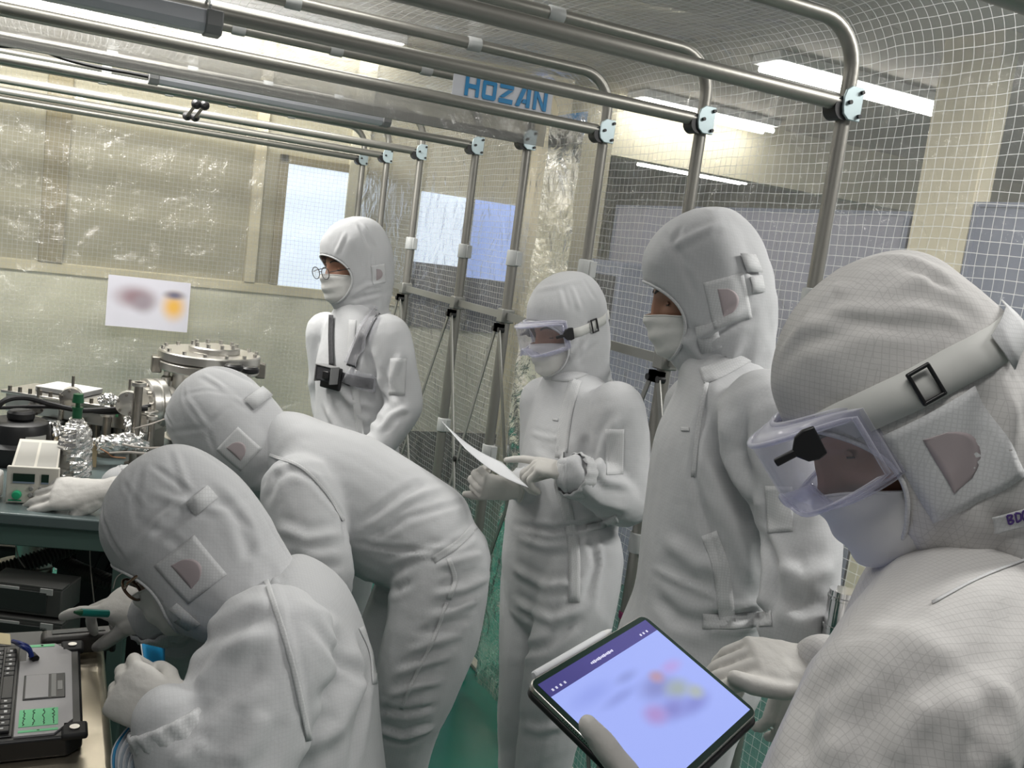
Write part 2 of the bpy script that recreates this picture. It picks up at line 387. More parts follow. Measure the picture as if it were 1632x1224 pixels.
# ------------------------------------------------------------------ the room around the booth
struct('floor', MB().bx((-3, -1.5, -.05), (8.2, 14, 0)), M['floor'])
struct('ceiling', MB().bx((-3, 1.2, 2.75), (8.2, 14, 2.85)), M['ceiling'])
struct('wall_far', MB().bx((-3, 5.72, 1.19), (3.36, 5.85, 2.75)), M['olive'])
struct('wall_far_lower', MB().bx((-3, 5.72, .36), (3.36, 5.85, 1.19)), M['pale'])
struct('baseboard_far', MB().bx((-3, 5.70, 0), (3.36, 5.85, .36)), M['dark'])
struct('trim_1', MB().bx((-3, 5.695, 1.165), (2.0, 5.72, 1.225)), M['post'], .006)
struct('trim_2', MB().bx((.99, 5.68, 1.225), (1.055, 5.72, 2.75)), M['post'], .004)
struct('trim_3', MB().bx((-.09, 5.68, 1.225), (.03, 5.72, 2.75)), M['brownpost'], .004)
struct('trim_4', MB().bx((1.14, 5.69, 1.225), (1.19, 5.72, 1.99)).bx((1.14, 5.69, 1.94), (1.58, 5.72, 1.99)), M['brownpost'], .004)
struct('trim_5', MB().bx((1.55, 5.68, 1.225), (1.66, 5.72, 2.75)), M['cream'], .004)
w1 = struct('window_1', MB().bx((1.19, 5.695, 1.225), (1.55, 5.715, 1.94)), M['day'])
w2 = struct('window_2', MB().bx((2.03, 5.69, 1.46), (2.36, 5.715, 1.90)), M['day'])
struct('window_3', MB().bx((2.38, 5.69, 1.40), (2.69, 5.715, 1.90)), M['dayblue'])
struct('trim_6', MB().bx((2.355, 5.68, 1.05), (2.385, 5.72, 1.9)), M['aludark'])
struct('window_4', MB().bx((2.0, 5.69, 1.05), (2.36, 5.715, 1.46)).bx((2.38, 5.69, 1.05), (2.70, 5.715, 1.40)), M['glassdark'])
struct('wall_column', MB().bx((2.76, 5.62, 0), (2.96, 5.72, 2.75)), M['post'], .004)
struct('wall_soffit', MB().bx((3.36, 5.72, 2.34), (8.2, 5.85, 2.75)), M['cream'])
struct('wall_right', MB().bx((8.1, -1.5, 0), (8.2, 14, 2.75)), M['cream'])
struct('wall_back', MB().bx((-3, 13.9, 0), (8.2, 14, 2.75)), M['cream'])
struct('wall_pillar', MB().bx((3.40, 2.80, 0), (3.50, 3.10, 2.75)), M['post'], .004)
struct('trim_7', MB().bx((1.53, -.5, 0), (1.565, 5.6, .012)), M['beige'])

def panel(name, y0, y1, z, m, label):
    t = thing(name, label, 'partition', (3.42, (y0+y1)/2, 0), None)
    MB().bx((3.40, y0, .05), (3.45, y1, z-.02)).build('panel', m, t)
    MB().bx((3.395, y0, z-.02), (3.455, y1, z)).bx((3.395, y0, 0), (3.455, y0+.03, z-.02)).bx((3.395, y1-.03, 0), (3.455, y1, z-.02)).bx((3.395, y0, 0), (3.455, y1, .05)).build('panel_frame', M['partition2'], t)
panel('office_partition', 3.11, 5.62, 2.005, M['partition'], 'lilac grey office partition behind the mesh curtain, left of the cream pillar')
panel('office_partition', 1.2, 2.79, 2.05, M['partition2'], 'dark slate office partition behind the mesh curtain, right of the cream pillar')

def ceiling_lamp(x0, x1, y, label):
    t = thing('ceiling_lamp', label, 'ceiling light', ((x0+x1)/2, y, 2.75), 'fluorescent lamps under the room ceiling')
    MB().bx((x0, y-.11, 2.70), (x1, y+.11, 2.75)).build('housing', M['white'], t, .01)
    for d in (-.055, .055): MB().cyl((x0+.02, y+d, 2.675), (x1-.02, y+d, 2.675), .016).build('lamp_tube', M['lamp'], t)
ceiling_lamp(3.13, 4.42, 3.95, 'long bright fluorescent lamp beside the top of the cream pillar')
ceiling_lamp(3.35, 4.5, 5.5, 'bright fluorescent lamp above the second clamp plate, nearer the far wall')
ceiling_lamp(.55, 1.75, 5.55, 'fluorescent lamp glowing through the booth roof near the far wall')
ceiling_lamp(3.6, 4.9, 8.2, 'far fluorescent lamp seen under the cream soffit above the partition, left one')
ceiling_lamp(5.4, 6.8, 8.6, 'far fluorescent lamp seen under the cream soffit, right one of the pair')
ceiling_lamp(4.6, 5.7, 2.6, 'fluorescent lamp right of the cream pillar, above the slate partition')

# ------------------------------------------------------------------ the booth: plastic sheets
WX = 1.492
def booth_sheet(name, y0, y1, m, seed, label, left=-2.4):
    r = .13; prof = [(WX, z) for z in np.linspace(.04, 2.175-r, 90)]
    prof += [(WX-r+r*math.cos(a), 2.175-r+r*math.sin(a)) for a in np.linspace(.15, math.pi/2, 9)]
    prof += [(x, 2.175) for x in np.linspace(WX-r-.03, left, 100)]
    prof = np.array(prof); s = np.concatenate([[0], np.cumsum(np.linalg.norm(np.diff(prof, axis=0), axis=1))])
    ys = np.linspace(y0, y1, int((y1-y0)/.025)); nx = np.gradient(prof, axis=0); nx = np.stack([nx[:, 1], -nx[:, 0]], 1); nx /= np.linalg.norm(nx, axis=1)[:, None]
    S, Yg = np.meshgrid(s, ys); q = np.stack([S*2.2, Yg*3, S*0+seed], -1).reshape(-1, 3)
    d = vnoise(q)*.010+vnoise(q*[3.1, 2.6, 1])*.005; d = np.maximum(d, -.004).reshape(S.shape)
    P = np.stack([prof[:, 0][None]+nx[:, 0][None]*d, Yg, prof[:, 1][None]+nx[:, 1][None]*d], -1)
    o = sheet(name, P, np.stack([Yg, S], -1), m); return tag(o, label, 'curtain')
booth_sheet('mesh_curtain', .2, 2.93, M['film'], 1, 'clear plastic sheet with white thread grid over the near frames, roof and right side')
booth_sheet('mesh_curtain', 2.955, 5.14, M['film'], 5, 'clear plastic sheet with white thread grid over the far frames, roof and right side')
def flat_sheet(name, o, ax, ay, w, h, nw, nh, m, amp, seed, n):
    a, b = np.meshgrid(np.linspace(0, w, nw), np.linspace(0, h, nh)); q = np.stack([a*5, b*3.2, a*0+seed], -1).reshape(-1, 3)
    d = (vnoise(q)*amp+vnoise(q*[2.7, 3.3, 1])*amp*.5+vnoise(q*[7, 8, 1])*amp*.2).reshape(a.shape)
    P = np.array(o)+a[..., None]*np.array(ax)+b[..., None]*np.array(ay)+d[..., None]*np.array(n)
    return sheet(name, P, np.stack([a, b], -1), m)
tag(flat_sheet('end_curtain', (-2.3, 5.15, .04), X_, Z_, 3.76, 2.11, 140, 80, M['filmend'], .02, 9, Y_), 'crumpled clear plastic sheet closing the far end of the booth', 'curtain')
tag(flat_sheet('header_strip', (-2.3, 2.942, 1.962), X_, Z_, 3.76, .095, 150, 8, M['milky'], .007, 3, Y_), 'grey translucent plastic header strip hanging across the booth under the blue lettering', 'curtain')
tag(flat_sheet('door_flap', (1.452, 2.66, .06), Y_, Z_, .25, 2.0, 14, 80, M['strip'], .012, 4, X_), 'milky vertical plastic flap joining the two side sheets behind the third frame', 'curtain')

# the maker's sign on the header
t = thing('sign', 'white translucent sign with blue HOZAN lettering on the booth header', 'sign', (1.29, 2.93, 2.09))
MB().bx((1.105, 2.930, 2.045), (1.465, 2.934, 2.14)).build('sign_panel', M['led'], t)
def letters(parent, o, w, h, gap):
    """five block letters cut by slanting slits, each letter a part"""
    def P(out, x): MB().prism([(x+a*w, b*h) for a, b in out], o, X_, Z_, .002).build('letter', M['logo'], parent)
    k = .24; x = 0
    def multi(outs, x):
        mb = MB()
        for out in outs: mb.prism([(x+a*w, b*h) for a, b in out], o, X_, Z_, .002)
        mb.build('letter', M['logo'], parent, smooth=0)
    multi([[(0, 0), (k, 0), (k, 1), (0, 1)], [(1-k, 0), (1, 0), (1, 1), (1-k, 1)], [(k, .4), (1-k, .4), (1-k, .62), (k, .62)]], x); x += w+gap
    multi([[(.1, 0), (.9, 0), (1, .12), (1, .24), (0, .24), (0, .12)], [(0, .76), (1, .76), (1, .88), (.9, 1), (.1, 1), (0, .88)], [(0, .24), (k, .24), (k, .76), (0, .76)], [(1-k, .24), (1, .24), (1, .76), (1-k, .76)]], x); x += w+gap
    multi([[(0, 0), (1, 0), (1, .24), (0, .24)], [(0, .76), (1, .76), (1, 1), (0, 1)], [(.02, .29), (.38, .29), (.98, .71), (.62, .71)]], x); x += w+gap
    multi([[(0, 0), (.3, 0), (.72, 1), (.42, 1)], [(.78, 0), (1.05, 0), (1.05, 1), (.78, 1)], [(.46, .2), (.76, .2), (.76, .42), (.56, .42)]], x); x += w+gap+.004
    multi([[(0, 0), (k, 0), (k, 1), (0, 1)], [(1-k, 0), (1, 0), (1, 1), (1-k, 1)], [(k+.02, 1), (k+.02, .66), (1-k-.02, 0), (1-k-.02, .34)][::-1]], x)
letters(t, V3(1.146, 2.927, 2.076), .050, .062, .011)

# poster taped on the end sheet: white paper with a blurred picture
def blur_mat(name, base, blobs, emit=0, scale=1.0):
    """soft colour blobs on a plain field: (x, z, radius x, radius z, colour) in object metres"""
    m = bpy.data.materials.new(name); m.use_nodes = True; nt = m.node_tree; N = nt.nodes.new; L = nt.links.new; b = nt.nodes['Principled BSDF']; b.inputs['Roughness'].default_value = .6
    uv = N('ShaderNodeUVMap'); uv.uv_map = 'uv'; cur = None
    for bx, by, rx, ry, col in blobs:
        mp = N('ShaderNodeMapping'); mp.vector_type = 'TEXTURE'; mp.inputs['Location'].default_value = (bx, by, 0); mp.inputs['Scale'].default_value = (rx, ry, 1); L(uv.outputs[0], mp.inputs[0])
        ln = N('ShaderNodeVectorMath'); ln.operation = 'LENGTH'; L(mp.outputs[0], ln.inputs[0])
        mr = N('ShaderNodeMapRange'); mr.interpolation_type = 'SMOOTHSTEP'; mr.inputs[1].default_value = .1; mr.inputs[2].default_value = 1.7; mr.inputs[3].default_value = 1; mr.inputs[4].default_value = 0; L(ln.outputs['Value'], mr.inputs[0])
        mx = N('ShaderNodeMix'); mx.data_type = 'RGBA'; L(mr.outputs[0], mx.inputs[0]); mx.inputs[7].default_value = (*col, 1)
        if cur is None: mx.inputs[6].default_value = (*base, 1)
        else: L(cur, mx.inputs[6])
        cur = mx.outputs[2]
    L(cur, b.inputs['Base Color'])
    if emit: L(cur, b.inputs['Emission Color']); b.inputs['Emission Strength'].default_value = emit; b.inputs['Base Color'].default_value = (.02, .02, .02, 1); nt.links.remove(b.inputs['Base Color'].links[0]); b.inputs['Roughness'].default_value = .15
    return m
pm = blur_mat('blurred_poster', (.62, .60, .66), [(.13, .155, .085, .05, (.28, .18, .20)), (.17, .13, .05, .045, (.30, .25, .28)), (.315, .125, .05, .06, (.75, .42, .08)), (.315, .185, .045, .02, (.15, .14, .2))])
a = np.array([[(x, z) for x in np.linspace(0, .39, 14)] for z in np.linspace(0, .255, 9)])
P = np.stack([.235+a[..., 0], 5.09+.006*np.sin(a[..., 0]*14), .978+a[..., 1]-.01*a[..., 0]], -1)
tag(sheet('poster', P, a, pm), 'white paper poster with a blurred orange picture taped on the far plastic sheet', 'poster')

# ------------------------------------------------------------------ the booth: steel frames
FY = [.86, 1.549, 2.043, 2.528, 3.048, 3.508, 4.151, 4.647, 5.072]
WL, ZC, ZR = 1.451, 1.989, 1.372
LBL = ['grey steel booth frame nearest the viewer, its tube crossing the upper right corner',
       'grey steel booth frame with the nearest and largest clamp plate, right of the tall person',
       'grey steel booth frame whose post rises behind the tall person',
       'grey steel booth frame whose post stands behind the goggled person with the paper',
       'grey steel booth frame just behind the milky flap, its caster on the green floor',
       'grey steel booth frame in front of the blue window, fourth from the far end',
       'grey steel booth frame left of the blue window, third from the far end',
       'grey steel booth frame second from the far end, behind the bespectacled person',
       'grey steel booth frame farthest away, against the end sheet']
def frame(y, label):
    t = thing('booth_frame', label, 'frame', (WL, y, 0), 'steel hoop frames of the clean booth')
    MB().cyl((WL, y, .12), (WL, y, 1.56), .0185).build('lower_post', M['alu'], t)
    r = .10; hoop = [(WL, y, 1.56), (WL, y, 1.8), (WL, y, 2.15-r)]+[(WL-r+r*math.cos(a), y, 2.15-r+r*math.sin(a)) for a in np.linspace(.2, math.pi/2, 8)]+[(x, y, 2.15) for x in (1.2, .6, 0, -1, -2.3)]
    MB().tube(hoop, .0155, 14).build('hoop_tube', M['alu'], t)
    MB().cyl((WL-.03, y-.005, ZC), (-2.3, y-.005, ZC), .0165).build('cross_tube', M['alu'], t)
    # zinc clamp plate, rounded on the left, over a black block
    out = [(.024, -.034), (.024, .034), (-.008, .034), (-.022, .024), (-.026, .01), (-.026, -.01), (-.022, -.024), (-.008, -.034)]
    pl = MB().prism([(-a, b) for a, b in out][::1], (WL-.004, y-.024, ZC), -X_, Z_, .006)
    c = pl.build('clamp_plate', M['zinc'], t, .0015)
    for bx_, bz in ((.017, .024), (.017, -.024), (-.012, 0)):
        MB().cyl((WL-.004+bx_, y-.026, ZC+bz), (WL-.004+bx_, y-.033, ZC+bz), .0045, 8).build('bolt', M['black'], c)
    MB().cyl((WL-.022, y-.021, ZC-.012), (WL-.022, y+.016, ZC-.012), .024, 16).build('clamp_block', M['black'], t)
    for z in (1.578, .872):
        mb = MB().lathe([(.0215, 0), (.0235, .004), (.0235, .052), (.0215, .056)], (WL, y, z-.028), Z_, 18); mb.box((WL+.012, y-.02, z), (.022, .016, .05))
        mb.build('post_clip', M['clip'], t, .002)
    for x in ((1.0, .5, 0) if y < 3 else (1.05, .75, .45, .15)):
        MB().lathe([(.018, 0), (.0195, .003), (.0195, .037), (.018, .04)], (x-.02, y, 2.15), X_, 14).build('roof_clip', M['clip'], t)
    MB().box((WL, y, ZR), (.05, .046, .05)).build('rail_bracket', M['aludark'], t, .004)
    cs = MB().cyl((WL, y, .085), (WL, y, .125), .016).box((WL, y-.022, .06), (.03, .003, .06)).box((WL, y+.022, .06), (.03, .003, .06)).box((WL, y, .09), (.032, .048, .006)).build('caster', M['zinc'], t)
    MB().lathe([(.02, -.013), (.034, -.012), (.037, -.006), (.037, .006), (.034, .012), (.02, .013)], (WL-.008, y, .037), Y_, 24).build('wheel', M['rubber'], cs)
for y, l in zip(FY, LBL): frame(y, l)
for i in range(1, 8):
    y0, y1 = FY[i], FY[i+1]; who = ('nearest the viewer', 'behind the tall person', 'behind the goggled person', 'beside the milky flap', 'under the blue window', 'left of the blue window', 'behind the bespectacled person')[i-1]
    tag(MB().bx((WL-.006, y0+.02, ZR-.013), (WL+.005, y1-.02, ZR+.013)).build('side_rail', M['aludark']), 'flat grey steel rail between two posts, '+who, 'rail', 'side rails of the booth')
    ym = (y0+y1)/2
    t = thing('cross_brace', 'folding steel cross brace between two posts, '+who, 'brace', (WL, ym, .12), 'folding braces of the booth')
    k = .06
    for s_, (a, b) in enumerate(((y0, y1), (y1, y0))):
        dx = -.022-.008*s_; A = V3(WL+dx, a+(k if b > a else -k)*.4, ZR-.05); B = V3(WL+dx, b-(k if b > a else -k)*.4, .20); d = nrm(B-A)
        st = MB().box((A+B)/2, (np.linalg.norm(B-A), .004, .016), (d, X_, np.cross(d, X_))).build('strut', M['aludark'], t)
    MB().cyl((WL-.034, ym, .785), (WL-.012, ym, .785), .010, 10).build('pivot', M['black'], t)
    for a in (y0, y1): MB().cyl((WL-.034, a+(.024 if a == y0 else -.024), ZR-.05), (WL-.012, a+(.024 if a == y0 else -.024), ZR-.05), .009, 10).box((WL-.02, a, ZR-.045), (.02, .05, .03)).build('hinge', M['black'], t)

# unlit batten lamps hung on the cross tubes, their cable and clamps
def batten(name, x0, x1, y, z, label):
    t = thing(name, label, 'lamp', ((x0+x1)/2, y, z), 'unlit batten lamps under the booth roof')
    out = [(-.030, -.010), (-.020, -.024), (.020, -.024), (.030, -.010), (.030, .016), (-.030, .016)]
    MB().prism(out, ((x0+x1)/2, y, z), Y_, Z_, x1-x0).build('lamp_cover', M['led'], t, .003)
    for x in (x0, x1): MB().prism([(a*1.12, b*1.12) for a, b in out], (x, y, z), Y_, Z_, .032).build('end_cap', M['ledcap'], t, .003)
batten('batten_lamp', .252, 1.045, 3.42, 2.014, 'unlit grey batten lamp with a black cable, under the header strip')
batten('batten_lamp', -.62, .245, 1.99, 1.962, 'unlit grey batten lamp cut off at the top left, tied to a nearer tube')
tag(MB().tube(cr([(x, 1.99+dy, z) for x, dy, z in ((.235, -.03, 1.985), (.235, .0, 1.938), (.235, .06, 1.985), (.235, .02, 2.008), (.235, -.03, 1.985))], 6), .003, 6).build('cable_tie', M['clip']), 'pale cable tie holding the near batten lamp to its tube', 'cable tie')
cp = [ony(*q, 3.42) for q in ((-30, 72), (30, 75), (70, 82), (110, 96), (160, 108), (200, 115), (236, 122))]
tag(MB().tube(cr(cp, 6), .006, 8).cyl(cp[-1], cp[-1]+V3(.018, 0, 0), .011, 10).build('power_cable', M['rubber']), 'black power cable drooping from the batten lamp to the upper left', 'cable')
t = thing('lamp_clamp', 'small black double clamp hanging on the tubes under the batten lamp', 'clamp', ony(316, 178, 3.7))
for px_ in ((313, 166), (326, 168)):
    a = ony(*px_, 3.60); b = ony(px_[0]-15, px_[1]+19, 4.05)
    MB().cyl(a, b, .006, 8).build('rod', M['black'], t)
    for q in (a, b): MB().lathe([(.006, -.016), (.016, -.009), (.018, 0), (.016, .009), (.006, .016)], q, nrm(b-a), 12).build('knob', M['black'], t)
# ------------------------------------------------------------------ people
def frame3(f, u):
    f = nrm(f); u = np.asarray(u, float); u = nrm(u-f*(u@f)); return nrm(np.cross(u, f)), f, u      # left of the wearer, forward, up

class Head:
    """head frame plus the hood that covers it; local coordinates: x to the wearer's left, y forward, z up"""
    def __init__(s, c, f, u, scale=1.0): s.c = np.asarray(c, float); s.l, s.f, s.u = frame3(f, u); s.k = scale
    def w(s, q): q = np.asarray(q, float)*s.k; return s.c+q[..., 0:1]*s.l+q[..., 1:2]*s.f+q[..., 2:3]*s.u if q.ndim > 1 else s.c+q[0]*s.l+q[1]*s.f+q[2]*s.u

HOOD = np.array([(.152, .003, .003, .003, -.012), (.148, .026, .028, .030, -.012), (.138, .050, .056, .060, -.010), (.118, .070, .080, .086, -.006), (.088, .084, .098, .106, -.002), (.050, .091, .108, .119, 0),
                 (.010, .093, .112, .124, 0), (-.030, .092, .111, .121, 0), (-.070, .088, .107, .112, 0), (-.105, .082, .100, .099, 0), (-.135, .077, .088, .089, 0), (-.165, .075, .075, .083, 0), (-.195, .078, .072, .083, 0), (-.225, .086, .076, .090, 0)])
def hood_mesh(h, neck=0., neckz=-.07, puff=1.0, seed=0, low=14):
    """rings of cloth from crown to neck, an oval left open for the face; neck: backward shift per metre below neckz"""
    T = cr(HOOD[:low], 7); nz = len(T); nphi = 144
    ph = np.arange(nphi)*2*math.pi/nphi; Z = T[:, 0][:, None]+0*ph; a, yf, yb, y0 = [T[:, i][:, None] for i in (1, 2, 3, 4)]
    oc, oh, ow = -.030, .077, 1.02            # opening: centre height, half height, half angle (rad)
    pw = (ph+math.pi) % (2*math.pi)-math.pi
    PW = pw[None]+0*Z; ZZ = Z.copy()
    q = np.sqrt((PW/ow)**2+((ZZ-oc)/oh)**2)
    inside = q < 1
    # snap the ring of vertices just outside the oval on to it
    near = (q >= 1) & (q < 1.16)
    nb = np.zeros_like(inside)
    for d in ((0, 1), (0, -1), (1, 0), (-1, 0), (1, 1), (1, -1), (-1, 1), (-1, -1)): nb |= np.roll(np.roll(inside, d[0], 0), d[1], 1)
    sn = (~inside) & nb
    PW = np.where(sn, PW/q, PW); ZZ = np.where(sn, oc+(ZZ-oc)/q, ZZ)
    def at_z(col): return np.interp(-ZZ.ravel(), -T[:, 0], T[:, col]).reshape(ZZ.shape)
    a, yf, yb, y0 = (at_z(i) for i in (1, 2, 3, 4))
    cp = np.cos(PW); X = a*np.sin(PW); Yv = y0+np.where(cp > 0, yf, yb)*cp
    sh = np.minimum(ZZ-neckz, 0); Yv = Yv+sh*neck
    Zv = ZZ
    L = np.stack([X, Yv, Zv], -1)
    # cloth: soft pleats running from the crown, slack above the neck
    dirn = np.stack([np.sin(PW), cp, 0*PW], -1)
    nz1 = vnoise(np.stack([PW*1.6+seed*7, ZZ*13, 0*PW+seed], -1).reshape(-1, 3)).reshape(PW.shape)
    nz2 = vnoise(np.stack([np.sin(PW)*4.2+seed, np.cos(PW)*4.2, ZZ*22], -1).reshape(-1, 3)).reshape(PW.shape)
    nz3 = 1-2*np.abs(vnoise(np.stack([np.sin(PW)*3+ZZ*16+seed, np.cos(PW)*3, ZZ*34+5], -1).reshape(-1, 3)).reshape(PW.shape))
    am = np.clip((.15-ZZ)/.05, .15, 1)*puff*np.where(q < 1.5, np.clip((q-1)*2, 0, 1), 1)
    L += dirn*((nz1*.0045+nz2*.0011)*am+nz3*.0013*am*np.clip((-ZZ-.03)/.08, .15, 1.3))[..., None]
    L = L.reshape(-1, 3); ins = inside.ravel(); f = []
    for i in range(nz-1):
        for k in range(nphi):
            qd = (i*nphi+k, (i+1)*nphi+k, (i+1)*nphi+(k+1) % nphi, i*nphi+(k+1) % nphi)
            if not any(ins[v] for v in qd): f.append(qd)
    used = sorted({v for qd in f for v in qd}); mp = {v: i for i, v in enumerate(used)}
    V = h.w(L[used]); F = [tuple(mp[v] for v in qd) for qd in f]
    # rim curve of the opening
    tt = np.arange(60)*2*math.pi/60; pz = oc+oh*np.sin(tt); pp = ow*np.cos(tt)
    ra, rf, rb = (np.interp(-pz, -T[:, 0], T[:, i]) for i in (1, 2, 3))
    rim = np.stack([ra*np.sin(pp), rf*np.cos(pp)+np.minimum(pz-neckz, 0)*neck, pz], -1)
    return V, F, h.w(rim)

def add_hood(person, h, m, neck=0., seed=0, puff=1.0, low=14, strokes=(), win=True, side=1, pst=(), patch_at=(-.012, -.035), patch=(.045, .042), patchrot=0., closed_face=True):
    V, F, rim = hood_mesh(h, neck, seed=seed, puff=puff, low=low)
    if strokes: V = sculpt(V, F, strokes)
    if pst: b0 = bvh_of(V, F); V = sculpt(V, F, [(project(b0, p, 8), w, a) for p, w, a in pst])
    o = mesh_obj('hood', V, F, m, person, smooth=180)
    sd = o.modifiers.new('thick', 'SOLIDIFY'); sd.thickness = .0022; sd.offset = -1
    b = bvh_of(V, F)
    MB().tube(rim, .0028, 8, closed=True).build('hood_hem', M['suitpatch'], o, smooth=180)
    if win:
        y, z = patch_at; lat = h.l*side; cR, sR = math.cos(patchrot), math.sin(patchrot)
        def loc(p, q): return h.c+h.k*(h.f*(y+p*cR-q*sR)+h.u*(z+p*sR+q*cR))
        def surf(outline_fn, n1, n2, off, name, mt):
            P = []; ok = True
            for i in range(n1):
                for j in range(n2):
                    p, q = outline_fn(i/(n1-1), j/(n2-1)); s0 = loc(p, q)+lat*.3; hp, hn = hit(b, s0, -lat)
                    if hp is None: hp = loc(p, q)+lat*.085
                    P.append(hp+lat*off)
            P = np.array(P); nv = len(P); f = [(i*n2+j, (i+1)*n2+j, (i+1)*n2+j+1, i*n2+j+1) for i in range(n1-1) for j in range(n2-1)]
            ob = mesh_obj(name, P, f, mt, o, smooth=180); s2 = ob.modifiers.new('thick', 'SOLIDIFY'); s2.thickness = .0007; s2.offset = 0; return ob
        surf(lambda i, j: ((i-.5)*2*patch[0], (j-.5)*2*patch[1]), 12, 12, .0011, 'ear_patch', M['suitpatch'])
        rD = patch[1]*.60
        def dshape(i, j):      # a D: straight edge to the front, bow to the back
            q = (j-.5)*2; wv = math.sqrt(max(0, 1-q*q)); return (patch[0]*.42-i*wv*patch[0]*.92, q*rD)
        surf(dshape, 8, 15, .0019, 'ear_window', M['earwin'])
    return o, b

def hood_collar(name, h, neck, z0, z1, grow, m, parent, neckz=-.07, flare=.010):
    """standing band fitted round the hood's neck between heights z0 < z1"""
    n = 72; V = []; rows = (0, .2, .5, .8, 1)
    for t in rows:
        z = z0+(z1-z0)*t; a, yf, yb, y0 = (np.interp(-z, -HOOD[:, 0], HOOD[:, i]) for i in (1, 2, 3, 4)); g = grow+flare*(1-t)**2
        for k in range(n):
            q = 2*math.pi*k/n; c = math.cos(q); V.append(((a+g)*math.sin(q), y0+((yf if c > 0 else yb)+g)*c+min(z-neckz, 0)*neck, z+.003*math.sin(q*3+1)))
    f = [(i*n+k, i*n+(k+1) % n, (i+1)*n+(k+1) % n, (i+1)*n+k) for i in range(len(rows)-1) for k in range(n)]
    o = mesh_obj(name, h.w(np.array(V)), f, m, parent, smooth=180); s = o.modifiers.new('thick', 'SOLIDIFY'); s.thickness = .0022; return o
def band(name, h, b, pts, width, m, parent, off=.002, thick=.0014, flat=False):
    """an elastic or cloth band laid over the hood: pts are (angle from front in degrees towards the wearer's left, height)"""
    P = []; 
    for q_ in pts:
        a, z = q_[:2]; rf = q_[2] if len(q_) > 2 else .128
        a = math.radians(a); d = h.l*math.sin(a)+h.f*math.cos(a)
        for dz in (-width/2, 0, width/2):
            base = h.c+h.u*(z+dz)*h.k; hp, n = hit(b, base+d*.4, -d)
            if hp is None: hp = base+d*rf*h.k
            P.append(hp+d*off)
    n = len(pts); f = [(i*3+j, i*3+j+1, (i+1)*3+j+1, (i+1)*3+j) for i in range(n-1) for j in range(2)]
    o = mesh_obj(name, np.array(P), f, m, parent, smooth=180); s = o.modifiers.new('thick', 'SOLIDIFY'); s.thickness = thick; s.offset = 0
    return o, np.array(P).reshape(n, 3, 3)

def add_face(person, h, gaze_down=True, skin=None):
    """skin head with brow, eye sockets, nose, lips and ears, eyes and brows its children"""
    nu, nv = 72, 56; V = []; F = []
    for i in range(nv+1):
        la = math.pi*(i/nv-.5)
        for k in range(nu):
            lo = 2*math.pi*k/nu; x = math.cos(la)*math.sin(lo); y = math.cos(la)*math.cos(lo); z = math.sin(la)
            V.append((x, y, z))
    V = np.array(V); ax = V[:, 0]; ay = V[:, 1]; az = V[:, 2]
    jaw = np.clip(-az, 0, 1); P = np.stack([ax*(.074-.014*jaw*jaw), np.where(ay > 0, .094, .092)*ay, az*.118], -1)
    P[:, 1] += np.where(ay > 0, .006*jaw, -.022*jaw*0)
    x, z = P[:, 0], P[:, 2]; fr = np.clip(ay*3-1, 0, 1)
    g = lambda cx, cz, rx, rz: np.exp(-((np.abs(x)-cx)/rx)**2-((z-cz)/rz)**2)
    P[:, 1] += fr*(g(0, -.034, .011, .014)*.022+g(0, -.010, .009, .022)*.012-g(.031, .001, .015, .010)*.010+g(.03, .022, .022, .007)*.005+g(.042, -.028, .02, .018)*.004+g(0, -.070, .02, .005)*.005+g(0, -.082, .018, .006)*.005-g(0, -.076, .02, .002)*.004)
    for i in range(nv):
        for k in range(nu): F.append((i*nu+k, i*nu+(k+1) % nu, (i+1)*nu+(k+1) % nu, (i+1)*nu+k))
    nb = len(P); MBf = MB().add(P, F)
    for s in (-1, 1):   # ears under the hood
        MBf.loft([((s*.072, -.004, -.045), (.004, 0, 0), (0, .008, 0)), ((s*.078, -.010, -.018), (.005, 0, 0), (0, .016, 0)), ((s*.080, -.012, .012), (.005, 0, 0), (0, .017, 0))], n=12, sub=3)
    v, f = MBf.arrays(); sk = skin or M['skin']
    o = mesh_obj('head', h.w(v), f, sk, person, smooth=180)
    def onface(px_, pz_, off):
        j = np.argmin((P[:, 0]-px_)**2+(P[:, 2]-pz_)**2+np.where(P[:, 1] < 0, 9, 0)); return P[j, 1]+off
    for s in (-1, 1):
        q = [(s*a, onface(s*a, b, .0005), b) for a, b in ((.016, .021), (.026, .0245), (.036, .0245), (.047, .019))]
        MB().tube(cr(h.w(np.array(q)), 5), .0024, 8).build('eyebrow', M['hair'], o, smooth=180)
        ey = MB(); e = []; 
        q = np.array([(s*.031+.0125*s*math.cos(a)*.95, onface(s*.031, 0, .001), .0035*math.sin(a)-.001) for a in np.linspace(0, 2*math.pi, 16, endpoint=False)])
        c = np.array([s*.031, onface(s*.031, 0, .0045), -.001]); ey.add(h.w(np.concatenate([q, [c]])), [(i, (i+1) % 16, 16) for i in range(16)])
        eo = ey.build('eyelid', sk, o, smooth=180)
        q = [(s*.031+d, onface(s*.031, 0, .0042)-abs(d)*.22, -.0045-abs(d)*.05+.0012*abs(d)/.013) for d in np.linspace(-.013, .013, 7)]
        MB().tube(h.w(np.array(q)), .0011, 6).build('eyelash', M['hair'], eo, smooth=180)
    return o

